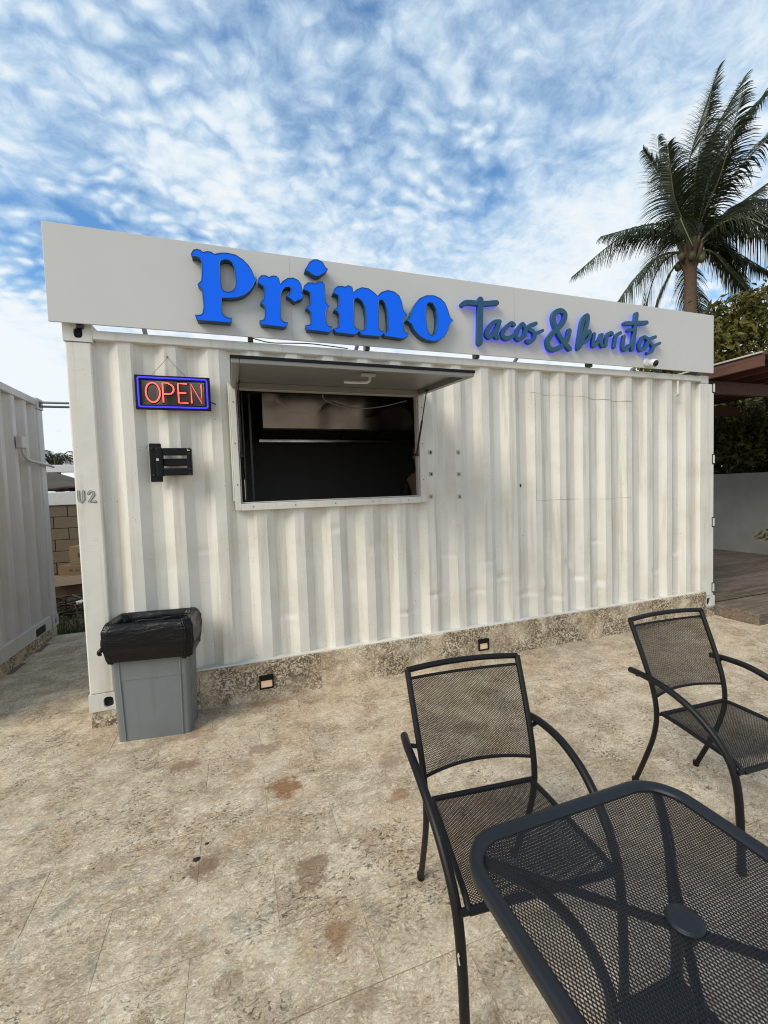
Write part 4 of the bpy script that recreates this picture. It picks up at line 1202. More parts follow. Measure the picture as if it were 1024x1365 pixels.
MB().tube(smooth_path([(0.03, 1.955, 2.10), (0.03, 1.965, 2.05), (0.03, 2.02, 2.00), (0.03, 2.12, 1.98), (0.03, 2.35, 1.97), (0.03, 2.62, 1.96), (0.02, 2.75, 1.955)], 4), 0.015, 8).build('pipe', M['white2'], pb)
for k, (za, zb_) in enumerate(((2.66, 2.70), (2.62, 2.66))):
    o = MB().tube(smooth_path([(-1.10, 2.52 + 0.03 * k, za), (-0.5, 2.54 + 0.02 * k, (za + zb_) / 2 - 0.012), (0.2, 2.56, zb_)], 5), 0.013, 6).build('overhead_cable', M['wire'])
    tag(o, ('upper' if k == 0 else 'lower') + ' grey cable strung between the two containers', 'cable', 'cables between the containers')

# ================================================================== BIN
bn = thing('litter_bin', 'grey plastic litter bin at the left corner of the container', 'bin', (0.447, -0.182, 0.0), R(-7.5))


def rrect(hx, hy, r, z, n=6):
    out = []
    for cx, cy, a0 in ((hx - r, hy - r, 0), (-hx + r, hy - r, 90), (-hx + r, -hy + r, 180), (hx - r, -hy + r, 270)):
        for k in range(n + 1):
            t = R(a0 + 90 * k / n)
            out.append((cx + r * math.cos(t), cy + r * math.sin(t), z))
    return out


def loft(rings, close_bottom=True, smooth=True):
    mb = MB()
    n = len(rings[0])
    vs = [p for r_ in rings for p in r_]
    fs = []
    for i in range(len(rings) - 1):
        for k in range(n):
            k2 = (k + 1) % n
            fs.append((i * n + k, i * n + k2, (i + 1) * n + k2, (i + 1) * n + k))
    mb.add(vs, fs, smooth)
    if close_bottom:
        mb.add(rings[0], [tuple(range(n))[::-1]])
    return mb


bh = 0.735
rings = [rrect(0.216 + 0.016 * t, 0.112 + 0.020 * t, 0.022, bh * t) for t in (0, 0.02, 0.25, 0.5, 0.75, 0.97)]
rings += [rrect(0.240, 0.143, 0.024, bh * 0.972), rrect(0.240, 0.143, 0.024, bh), rrect(0.225, 0.128, 0.022, bh), rrect(0.222, 0.125, 0.022, 0.4)]
loft(rings).build('bin_body', M['bin'], bn)
for s in (-1, 1):
    rb = MB()
    for y_ in (-1, 1):
        pts = [(s * (0.170 + 0.014 * t), y_ * (0.1128 + 0.020 * t), bh * t) for t in (0.01, 0.5, 0.95)]
        rb.tube(pts, 0.006, 6)
    rb.build('rib', M['bin'], bn)
    MB().tube([(s * (0.2165 + 0.016 * t), -0.055, bh * t) for t in (0.02, 0.5, 0.95)], 0.006, 6).build('rib', M['bin'], bn)

# bin liner folded over the rim
lr = []
NS = 140


def liner_ring(hx, hy, z, wob, fold, zw=0.0):
    base_ = rrect(hx, hy, 0.05, z, 34)
    out = []
    n_ = len(base_)
    for k, (x_, y_, z_) in enumerate(base_):
        a_ = 2 * math.pi * k / n_
        ca_, sa_ = math.cos(a_), math.sin(a_)
        d_ = wob * NOI((ca_ * 5, sa_ * 5, z * 3)) + fold * abs(NOI((ca_ * 7 + z * 7.0, sa_ * 7 - z * 5.0, z * 16))) + fold * 0.5 * NOI((ca_ * 12 + z * 14, sa_ * 12, z * 14))
        ln = math.hypot(x_, y_)
        out.append((x_ * (1 + d_ / ln), y_ * (1 + d_ / ln), z_ + zw * NOI((ca_ * 2.6, sa_ * 2.6, 4.0)) + 0.35 * fold * NOI((ca_ * 8, sa_ * 8, z * 11))))
    return out


prof_l = [(0.170, 0.085, 0.30, 0.012, 0.0), (0.180, 0.090, 0.45, 0.012, 0.01), (0.195, 0.100, 0.58, 0.014, 0.012), (0.205, 0.108, 0.68, 0.012, 0.012), (0.212, 0.114, 0.735, 0.006, 0.006),
          (0.222, 0.124, 0.762, 0.004, 0.004), (0.240, 0.142, 0.768, 0.004, 0.004), (0.252, 0.155, 0.756, 0.004, 0.006), (0.256, 0.160, 0.738, 0.006, 0.010)]
for q in range(1, 14):
    t = q / 13
    prof_l.append((0.262 - 0.012 * t ** 2 + 0.006 * math.sin(math.pi * t), 0.165 - 0.012 * t ** 2 + 0.006 * math.sin(math.pi * t), 0.738 - 0.215 * t, 0.010, 0.009))
prof_l.append((0.236, 0.140, 0.520, 0.004, 0.010))
for hx_, hy_, z_, wb, fo in prof_l:
    t = max(0.0, (0.735 - z_) / 0.22) if len(lr) > 6 else 0.0
    lr.append(liner_ring(hx_, hy_, z_, wb, fo, 0.030 * t if len(lr) > 6 else 0.010))
lb = loft(lr)
ln_ = lb.build('bin_liner', M['liner'], None)
ln_.location = bn.location
ln_.rotation_euler = bn.rotation_euler
tag(ln_, 'black plastic bag folded over the rim of the grey bin', 'bin liner')
kn = MB().tube(smooth_path([(-0.245, -0.14, 0.625), (-0.262, -0.155, 0.618), (-0.270, -0.16, 0.60), (-0.262, -0.155, 0.585)], 4), [0.008, 0.011, 0.013, 0.014, 0.014, 0.014, 0.015, 0.014, 0.013, 0.012, 0.010, 0.008, 0.006], 8)
kn.build('knot', M['liner'], ln_)


# ================================================================== CHAIRS AND TABLE
def expanded(name, fn, nu, nv, sw, th, nrm, mat, parent, keep=None):
    """diamond mesh of real strands; fn maps (u, v) arrays in 0..1 to points"""
    nrm = np.array(nrm, float) / np.linalg.norm(nrm)
    a_uv, b_uv = [], []
    for j in range(2 * nv):
        o_ = 0.5 * (j % 2)
        i = np.arange(-1, nu + 1) + o_
        for d_ in (-0.5, 0.5):
            A = np.stack([i / nu, np.full(len(i), j / (2 * nv))], 1)
            B_ = np.stack([(i + d_) / nu, np.full(len(i), (j + 1) / (2 * nv))], 1)
            ok = (A[:, 0] >= -1e-6) & (A[:, 0] <= 1 + 1e-6) & (B_[:, 0] >= -1e-6) & (B_[:, 0] <= 1 + 1e-6)
            a_uv.append(A[ok])
            b_uv.append(B_[ok])
    A, B_ = np.concatenate(a_uv), np.concatenate(b_uv)
    PA, PB = fn(A[:, 0], A[:, 1]), fn(B_[:, 0], B_[:, 1])
    if keep is not None:
        ok = keep(PA) & keep(PB)
        PA, PB = PA[ok], PB[ok]
    t = PB - PA
    t /= np.linalg.norm(t, axis=1)[:, None]
    s = np.cross(t, nrm)
    s /= np.linalg.norm(s, axis=1)[:, None]
    s = s * (sw / 2)
    h = nrm * (th / 2)
    ext = t * sw * 0.35
    PA, PB = PA - ext, PB + ext
    V = np.stack([PA - s - h, PA + s - h, PA + s + h, PA - s + h, PB - s - h, PB + s - h, PB + s + h, PB - s + h], 1).reshape(-1, 3)
    q = np.array([(0, 1, 5, 4), (1, 2, 6, 5), (2, 3, 7, 6), (3, 0, 4, 7)])
    F = (np.arange(len(PA))[:, None, None] * 8 + q[None]).reshape(-1, 4)
    o_ = np_mesh(name, V, F, mat, parent)
    o_['kind'] = 'stuff'
    return o_


def build_chair(label, loc, rot):
    ch = thing('armchair', label, 'chair', loc, rot, 'black mesh patio armchairs')
    CH = M['chair']
    rt = 0.0115
    for s in (-1, 1):
        rear = smooth_path([(s * 0.205, 0.262, 0.012), (s * 0.210, 0.200, 0.16), (s * 0.214, 0.148, 0.30), (s * 0.218, 0.125, 0.42), (s * 0.221, 0.140, 0.54), (s * 0.227, 0.190, 0.68), (s * 0.233, 0.262, 0.852)], 6)
        MB().tube(rear, rt, 10).build('rear_leg', CH, ch)
        MB().lathe((s * 0.205, 0.264, 0.0), [(0.0125, 0.0), (0.0150, 0.004), (0.0145, 0.026)], 12).build('foot_cap', M['black'], ch)
        arm = smooth_path([(s * 0.262, 0.232, 0.612), (s * 0.272, 0.150, 0.618), (s * 0.276, 0.040, 0.612), (s * 0.274, -0.075, 0.578), (s * 0.267, -0.170, 0.515), (s * 0.260, -0.235, 0.435), (s * 0.256, -0.264, 0.345), (s * 0.254, -0.276, 0.2), (s * 0.253, -0.280, 0.012)], 6)
        MB().tube(arm, 0.0145, 10).build('arm_and_front_leg', CH, ch)
        MB().lathe((s * 0.253, -0.280, 0.0), [(0.0150, 0.0), (0.0180, 0.004), (0.0170, 0.026)], 12).build('foot_cap', M['black'], ch)
        MB().tube([(s * 0.224, 0.170, 0.600), (s * 0.275, 0.185, 0.606)], 0.008, 8).build('arm_pin', CH, ch)
        MB().lathe((s * 0.268, -0.165, 0.534), [(0.005, -0.001), (0.005, 0.003), (0.002, 0.004)], 8).build('screw', M['rod'], ch)
    top = [(-0.233, 0.262, 0.850), (-0.12, 0.272, 0.856), (0, 0.276, 0.858), (0.12, 0.272, 0.856), (0.233, 0.262, 0.850)]
    MB().tube(smooth_path(top, 4), rt, 10).build('top_rail', CH, ch)

    def back(u, v):
        x_ = (u - 0.5) * 2
        hw = 0.2145 + 0.010 * v
        z_ = 0.505 + 0.316 * v - 0.008 * (1 - x_ ** 2) * (1 - 2 * v) * -1.0
        y_ = np.interp(z_, [0.42, 0.54, 0.68, 0.852], [0.125, 0.140, 0.190, 0.262]) + 0.034 * (1 - x_ ** 2)
        return np.stack([x_ * hw, y_, z_], 1)

    expanded('backrest_mesh', back, 42, 54, 0.0017, 0.0013, (0, -0.95, 0.3), CH, ch)
    for v_ in (0.0, 1.0):
        us = np.linspace(0, 1, 17)
        MB().tube([tuple(p) for p in back(us, np.full(17, v_))], 0.006, 8).build('back_rod', CH, ch)

    def seat(u, v):
        x_ = (u - 0.5) * 2
        hw = 0.196 + 0.032 * v
        y_ = 0.115 - 0.385 * v
        z_ = 0.420 + 0.012 * np.cos(v * math.pi) - 0.014 * (1 - x_ ** 2) * np.sin(v * math.pi) - 0.020 * np.clip((v - 0.86) / 0.14, 0, 1) ** 2 + 0.010 * v
        return np.stack([x_ * hw, y_, z_], 1)

    expanded('seat_mesh', seat, 40, 62, 0.0017, 0.0013, (0, 0, 1), CH, ch)
    us = np.linspace(0, 1, 15)
    for s in (0.0, 1.0):
        MB().tube([tuple(p) for p in seat(np.full(15, s), us)], 0.0095, 8).build('seat_rail', CH, ch)
    for v_ in (0.0, 1.0):
        MB().tube([tuple(p) for p in seat(us, np.full(15, v_))], 0.0095, 8).build('seat_rail', CH, ch)
    for s in (-1, 1):
        MB().tube([(s * 0.194, 0.115, 0.430), (s * 0.220, 0.128, 0.428)], 0.008, 8).build('seat_pin', CH, ch)
    MB().tube([(-0.256, -0.266, 0.398), (0.256, -0.266, 0.398)], 0.010, 8).build('front_crossbar', CH, ch)
    return ch


chairA = build_chair('black mesh armchair pushed up to the near table, back to the plinth light', (1.792, -2.125, 0.0), R(-6.0))
chairB = dup(chairA)
chairB['label'] = 'black mesh armchair standing at the right edge, away from the table'
chairB.location = (3.056, -2.007, 0.0)
chairB.rotation_euler = (0, 0, R(-3.2))
MB().obox((-0.2685, -0.284, 0.30), 0.002, 0.007, 0.016, Matrix.Rotation(0.4, 3, 'X')).obox((-0.2690, -0.288, 0.288), 0.002, 0.006, 0.013, Matrix.Rotation(-0.6, 3, 'X')).build('paint_chip', M['chip'], chairA)

tbl = thing('patio_table', 'square charcoal mesh patio table with rounded corners in the foreground', 'table', (1.777, -2.785, 0.0), R(0))
TB = M['table']
TH, RT, HT = 0.331, 0.115, 0.695
sec = [(-0.034, -0.004), (-0.030, 0.003), (-0.010, 0.006), (-0.002, 0.003), (0.0, -0.004), (-0.001, -0.022), (-0.006, -0.026), (-0.030, -0.014)]
rings = []
for (ox, oz) in sec:
    rings.append(rrect(TH + ox, TH + ox, RT + ox, HT + oz, 14))
rings.append(rings[0])
loft(rings, False).build('table_rim', TB, tbl)


def tmap(u, v):
    return np.stack([(u - 0.5) * 2 * TH, (v - 0.5) * 2 * TH, np.full(len(u), HT - 0.007)], 1)


def tkeep(P):
    q = np.maximum(np.abs(P[:, :2]) - (TH - RT), 0)
    return np.hypot(q[:, 0], q[:, 1]) < RT - 0.022


expanded('tabletop_mesh', tmap, 92, 52, 0.0019, 0.0013, (0, 0, 1), TB, tbl, tkeep)
MB().lathe((0, 0, HT - 0.004), [(0.022, -0.03), (0.022, -0.004), (0.033, -0.003), (0.0345, 0.000), (0.033, 0.003), (0.030, 0.0030), (0.0295, 0.0045), (0.028, 0.005), (0.0, 0.0052)], 28).build('parasol_cap', TB, tbl)
for sx, sy in ((-1, 1), (1, 1), (-1, -1), (1, -1)):
    c0 = Vector((sx * 0.270, sy * 0.270, HT - 0.022))
    MB().tube([c0, (0.0, 0.0, HT - 0.022)] if sx * sy < 0 else [c0, (sx * 0.02, sy * 0.02, HT - 0.026)], 0.009, 8).build('top_brace', TB, tbl)
    leg = smooth_path([(sx * 0.285, sy * 0.285, HT - 0.024), (sx * 0.20, sy * 0.19, HT - 0.040), (sx * 0.145, sy * 0.135, HT - 0.090), (sx * 0.105, sy * 0.095, HT - 0.18), (sx * 0.092, sy * 0.086, 0.42),
                       (sx * 0.10, sy * 0.095, 0.25), (sx * 0.165, sy * 0.155, 0.09), (sx * 0.235, sy * 0.225, 0.014)], 6)
    MB().tube(leg, 0.0125, 10).build('leg', TB, tbl)
    MB().lathe((sx * 0.237, sy * 0.227, 0.0), [(0.016, 0.0), (0.018, 0.004), (0.016, 0.02)], 12).build('foot_cap', M['black'], tbl)
MB().box(-0.092, 0.092, -0.088, 0.088, 0.440, 0.452).build('lower_plate', TB, tbl, 0.003)

# ================================================================== RIGHT: DECK, WALL, PERGOLA
dk = thing('timber_deck', 'low weathered timber deck with one step at the right of the container', 'deck', (0, 0, 0))
DX0, DX1 = 6.068, 9.28
y = 0.062
while y < 3.2:
    MB().box(DX0, DX1, y, y + 0.136, 0.222, 0.250).build('deck_board', M['deck'], dk, 0.003)
    y += 0.140
y = -0.444
while y < 0.02:
    y1 = min(y + 0.136, 0.0585)
    MB().box(DX0, DX1, y, y1, 0.092, 0.120).build('step_board', M['deck'], dk, 0.003)
    y += 0.140
MB().box(DX0 + 0.028, DX1, -0.438, -0.416, -0.004, 0.0915).build('step_riser', M['deck'], dk, 0.002)
MB().box(DX0 + 0.004, DX0 + 0.026, -0.438, 0.058, -0.004, 0.0915).build('step_riser', M['deck'], dk, 0.002)
MB().box(DX0, DX1, 0.066, 0.088, 0.1205, 0.2215).build('deck_riser', M['deck'], dk, 0.002)
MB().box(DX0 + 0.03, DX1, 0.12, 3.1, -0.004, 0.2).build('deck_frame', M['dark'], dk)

gw = thing('boundary_wall', 'grey rendered boundary wall at the back of the deck', 'wall', (9.3, 0, 0))
wm = MB()
ny, nz = 40, 12
vs, fs = [], []
for j in range(nz + 1):
    for i in range(ny + 1):
        yy, zz_ = -3.0 + 11 * i / ny, -0.02 + 1.64 * j / nz
        vs.append((0.010 * NOI((yy * 1.1, zz_ * 2, 6)), yy, zz_ + (0.012 * NOI((yy * 3, 2, 1)) if j == nz else 0)))
for j in range(nz):
    for i in range(ny):
        a = j * (ny + 1) + i
        fs.append((a, a + ny + 1, a + ny + 2, a + 1))
wm.add(vs, fs, True).box(0.012, 0.20, -3.0, 8.0, -0.02, 1.60)
wm.build('wall_face', M['concrete'], gw, fix=False)

pg = thing('pergola', 'red-brown timber pergola roof over the deck', 'pergola', (0, 0, 0))
RX, RZ, RYF = 6.52, 2.885, -0.19
slope = 0.05
MB().add([(RX, RYF, RZ), (9.6, RYF, RZ + 0.16), (9.6, 3.6, RZ + 0.16), (RX, 3.6, RZ), (RX, RYF, RZ + 0.022), (9.6, RYF, RZ + 0.182), (9.6, 3.6, RZ + 0.182), (RX, 3.6, RZ + 0.022)],
         [(0, 3, 2, 1), (4, 5, 6, 7), (0, 1, 5, 4), (1, 2, 6, 5), (2, 3, 7, 6), (3, 0, 4, 7)]).build('roof_sheet', M['redwood'], pg)
MB().box(RX - 0.02, RX - 0.002, RYF - 0.01, 3.6, RZ + 0.012, RZ + 0.030).build('roof_edging', M['patch'], pg)
MB().box(RX, RX + 0.05, RYF, 3.6, RZ - 0.13, RZ - 0.002).build('fascia', M['redwood'], pg, 0.004)
for k in range(6):
    x_ = RX + 0.5 + 0.5 * k
    z_ = RZ + 0.16 * (x_ - RX) / 3.08
    MB().box(x_, x_ + 0.05, RYF + 0.02, 3.55, z_ - 0.12, z_ - 0.002).build('rafter', M['redwood'], pg, 0.003)
for y_ in (0.42, 1.7, 3.0):
    MB().box(6.40, 9.25, y_, y_ + 0.07, RZ - 0.285, RZ - 0.132).build('beam', M['redwood'], pg, 0.004)
for x_, y_ in ((6.62, 3.1), (9.05, 0.42), (9.05, 3.1)):
    MB().box(x_, x_ + 0.10, y_ + 0.071, y_ + 0.171, 0.2505, RZ - 0.133).build('post', M['redwood'], pg, 0.004)


# ================================================================== VEGETATION
def leaf_cloud(name, clumps, n, size, mat, parent, seed=1, up=0.3, shell=0.55):
    """n leaf-sized rhombs spread through ellipsoid clumps (c, r)"""
    rg = np.random.default_rng(seed)
    vol = np.array([c[1][0] * c[1][1] * c[1][2] for c in clumps]) ** (2 / 3)
    pick = rg.choice(len(clumps), n, p=vol / vol.sum())
    C = np.array([c[0] for c in clumps], float)[pick]
    Rr = np.array([c[1] for c in clumps], float)[pick]
    d = rg.normal(size=(n, 3))
    d /= np.linalg.norm(d, axis=1)[:, None]
    rad = shell + (1 - shell) * rg.random(n) ** 0.7
    rad *= 1 + 0.22 * rg.normal(size=n) * (rg.random(n) < 0.35)
    Pc = C + d * Rr * rad[:, None]
    ax = rg.normal(size=(n, 3)) + np.array([0, 0, -0.35])
    ax /= np.linalg.norm(ax, axis=1)[:, None]
    nn = rg.normal(size=(n, 3)) + d * 0.8 + np.array([0, 0, up * 2])
    sd = np.cross(ax, nn)
    sd /= np.linalg.norm(sd, axis=1)[:, None]
    nn = np.cross(sd, ax)
    s = size * (0.6 + 0.8 * rg.random(n))[:, None]
    V = np.stack([Pc - ax * s, Pc + sd * s * 0.42 + nn * s * 0.12 - ax * s * 0.1, Pc + ax * s - nn * s * 0.15, Pc - sd * s * 0.42 + nn * s * 0.12 - ax * s * 0.1], 1).reshape(-1, 3)
    F = np.arange(4 * n).reshape(-1, 4)
    o_ = np_mesh(name, V, F, mat, parent)
    return o_


def limbs(name, paths, mat, parent):
    mb = MB()
    for pts, r0, r1 in paths:
        q = smooth_path(pts, 4)
        mb.tube(q, [r0 + (r1 - r0) * i / (len(q) - 1) for i in range(len(q))], 7)
    return mb.build(name, mat, parent)


rnd2 = random.Random(5)
# olive leaved tree above the pergola roof
t1 = thing('broadleaf_tree', 'olive green broadleaf tree rising above the pergola roof', 'tree', (11.4, 2.9, 0.35))
cl = [((0, 0, 3.6), (1.3, 1.4, 1.0)), ((-0.3, 0.9, 4.1), (1.0, 1.0, 0.8)), ((0.7, -1.0, 4.2), (1.0, 1.1, 0.9)), ((0.4, -0.3, 4.6), (0.9, 0.9, 0.6)), ((-0.4, 1.6, 3.5), (0.8, 0.9, 0.8)), ((0.8, -2.0, 3.9), (1.2, 1.0, 1.1)),
      ((-0.1, 0.2, 4.75), (0.5, 0.5, 0.35)), ((0.6, 0.5, 3.2), (1.2, 1.2, 0.8)), ((0.3, -1.2, 4.9), (0.5, 0.5, 0.4)), ((0.0, 1.2, 4.5), (0.4, 0.4, 0.35))]
leaf_cloud('crown', cl, 15000, 0.075, M['leaf'], t1, 3)
limbs('trunk', [([(0, 0, -0.1), (0.05, 0.1, 1.5), (0, 0, 3.4)], 0.16, 0.07), ([(0.03, 0.06, 1.6), (0.4, -0.7, 2.8), (0.7, -1.4, 3.9)], 0.09, 0.03), ([(0.03, 0.06, 1.8), (-0.3, 0.7, 3.0), (-0.3, 1.2, 4.0)], 0.09, 0.03)], M['wood_twig'], t1)
# dark shrub that hangs over the wall
t2 = thing('overhanging_shrub', 'dark leafy shrub hanging over the grey wall under the pergola', 'shrub', (9.95, 1.6, 0.0))
cl = [((0, 0.4, 2.35), (0.75, 1.0, 0.75)), ((0.1, -0.8, 2.4), (0.75, 0.9, 0.8)), ((-0.45, 0.0, 1.95), (0.35, 0.9, 0.35)), ((-0.5, -0.9, 1.85), (0.3, 0.5, 0.35)), ((0.3, 1.4, 2.2), (0.8, 0.9, 0.8)), ((0.5, -1.8, 2.3), (0.8, 0.9, 0.8)),
      ((0.6, 0.0, 1.6), (0.7, 2.4, 0.9)), ((0.9, 0.5, 2.6), (0.6, 2.6, 1.0)), ((0.9, -0.5, 2.0), (0.6, 2.6, 1.0))]
leaf_cloud('foliage', cl, 24000, 0.062, M['leaf_dark'], t2, 4, 0.3, 0.15)
limbs('stem', [([(0.2, 0, -0.1), (0.2, 0.1, 1.0), (0, 0.3, 2.3)], 0.07, 0.03), ([(0.2, 0, 0.5), (0.3, -0.6, 1.4), (0.1, -0.9, 2.4)], 0.06, 0.02), ([(0.2, 0.1, 0.8), (0.3, 0.9, 1.5), (0.3, 1.4, 2.2)], 0.05, 0.02)], M['wood_twig'], t2)
# plant in a pot at the foot of the wall
t3 = thing('potted_plant', 'sprawling yellow-green plant in a dark bowl at the foot of the grey wall', 'plant', (8.80, 0.62, 0.2505))
MB().lathe((0, 0, 0), [(0.12, 0.0), (0.19, 0.06), (0.22, 0.14), (0.21, 0.145), (0.17, 0.10)], 20).build('pot', M['dark'], t3)
paths = []
lc = []
for k in range(13):
    a_ = rnd2.uniform(0, 2 * math.pi)
    e_ = Vector((math.cos(a_) * rnd2.uniform(0.1, 0.35), math.sin(a_) * rnd2.uniform(0.15, 0.5), rnd2.uniform(0.08, 0.42)))
    paths.append(([(0, 0, 0.08), e_ * 0.5 + Vector((0, 0, 0.12)), e_], 0.008, 0.003))
    lc.append((tuple(e_), (0.10, 0.12, 0.08)))
    lc.append((tuple(e_ * 0.6 + Vector((0, 0, 0.1))), (0.08, 0.08, 0.08)))
limbs('stem', paths, M['wood_twig'], t3)
leaf_cloud('foliage', lc, 300, 0.036, M['leaf'], t3, 6, 0.3, 0.1)


def frond(parent, pts, length_leaf, mat, seed, droop=0.5, lift=0.35, n=64, side=None):
    """coconut frond: arching midrib and two ranks of narrow drooping leaflets"""
    rg = random.Random(seed)
    path = smooth_path(pts, 14)
    N_ = len(path)
    cum = [0.0]
    for i in range(1, N_):
        cum.append(cum[-1] + (path[i] - path[i - 1]).length)
    tot = cum[-1]

    def at(s):
        s = min(max(s, 0), tot)
        for i in range(1, N_):
            if cum[i] >= s:
                f = (s - cum[i - 1]) / max(cum[i] - cum[i - 1], 1e-6)
                return path[i - 1].lerp(path[i], f), (path[i] - path[i - 1]).normalized()
        return path[-1], (path[-1] - path[-2]).normalized()

    mb = MB()
    mb.tube(path, [0.030 * (1 - 0.88 * i / (N_ - 1)) + 0.003 for i in range(N_)], 5)
    mid_ = mb.build('midrib', M['rachis'], parent)
    V, F = [], []
    up_ = Vector((0, 0, 1))
    for k in range(n):
        u = 0.14 + 0.86 * k / (n - 1)
        c, t = at(u * tot)
        sd = t.cross(up_)
        if sd.length < 0.25:
            sd = Vector(side) if side else Vector((0.944, -0.327, 0))
            sd = sd - t * sd.dot(t)
        sd.normalize()
        nr = sd.cross(t).normalized()
        ll = length_leaf * min(0.55 + 1.6 * (u - 0.14), 1.0, 0.22 + 1.45 * (1.0 - u)) * rg.uniform(0.82, 1.12)
        for s in (-1, 1):
            if rg.random() < 0.05:
                continue
            fwd = 0.55 + 0.5 * u + rg.uniform(-0.12, 0.12)
            d = (sd * s + t * fwd + nr * (lift + rg.uniform(-0.1, 0.1))).normalized()
            w0 = 0.0165 * rg.uniform(0.8, 1.15)
            p0 = c
            segs = 4
            b = len(V)
            wd = d.cross(up_)
            if wd.length < 0.1:
                wd = t.copy()
            wd.normalize()
            dd = d.copy()
            p = p0.copy()
            for q in range(segs + 1):
                f = q / segs
                ww = w0 * (1.0 - 0.85 * f ** 1.5) * (0.6 if q == 0 else 1.0)
                off = (t * 0.75 + wd * 0.35).normalized() * ww
                V.append(p - off)
                V.append(p + off)
                dd = (dd + Vector((0, 0, -1)) * droop * (0.25 + 0.5 * f)).normalized()
                p = p + dd * (ll / segs)
            for q in range(segs):
                F.append((b + 2 * q, b + 2 * q + 1, b + 2 * q + 3, b + 2 * q + 2))
    o_ = np_mesh('frond', np.array([tuple(v_) for v_ in V]), np.array(F), mat, parent)
    mid_.parent = o_
    return o_


RV, DV, UV = Vector((0.9444, -0.3269, 0)), Vector((0.327, 0.9444, 0)), Vector((0, 0, 1))


def palm(label, base_, crown_h, fr, trunk_r=0.17, lean=(0, 0), group=None, scale=1.0, n=100):
    pt = thing('coconut_palm', label, 'palm tree', base_, 0, group)
    top = Vector((lean[0], lean[1], crown_h))
    path = smooth_path([(0, 0, -0.1), (lean[0] * 0.2, lean[1] * 0.2, crown_h * 0.35), (lean[0] * 0.6, lean[1] * 0.6, crown_h * 0.7), top], 14)
    rad = []
    for i in range(len(path)):
        f = i / (len(path) - 1)
        rad.append(trunk_r * (1.35 - 0.5 * f) * (1.0 + 0.06 * (i % 2)))
    MB().tube(path, rad, 14).build('trunk', M['bark'], pt)
    fb_ = MB()
    for k in range(16):
        a_ = k * 2.4
        d_ = Vector((math.cos(a_), math.sin(a_), 0))
        fb_.tube([top + d_ * trunk_r * 0.6 - UV * (0.5 - 0.025 * k), top + d_ * trunk_r * 1.2 - UV * (0.25 - 0.025 * k), top + d_ * trunk_r * 1.9 + UV * (0.05 + 0.02 * k)], [0.06, 0.05, 0.03], 6)
    fb_.build('frond_bases', M['bark'], pt)
    ct_ = MB()
    for k in range(7):
        a_ = k * 0.9 + 0.3
        c = top + Vector((math.cos(a_) * 0.27, math.sin(a_) * 0.27, -0.10 - 0.08 * (k % 3)))
        ct_.lathe(c, [(0.02, -0.12), (0.075, -0.07), (0.09, 0.0), (0.07, 0.07), (0.02, 0.11)], 8)
    ct_.build('coconuts', M['rachis'], pt)['kind'] = 'stuff'
    for i, (mid_, end_, dm, de, mt_, dr) in enumerate(fr):
        pts = [top, top + (RV * mid_[0] * 0.5 + UV * (mid_[1] * 0.5 + (0.30 if mid_[1] < 1.2 else 0.10)) + DV * dm * 0.5) * scale, top + (RV * mid_[0] + UV * mid_[1] + DV * dm) * scale, top + (RV * end_[0] + UV * end_[1] + DV * de) * scale]
        frond(pt, pts, 0.90 * scale, M[mt_], 100 + i, dr * (1.3 if abs(end_[0]) < abs(end_[1]) and end_[1] > 0 else 2.4), 0.12, n)
    return pt


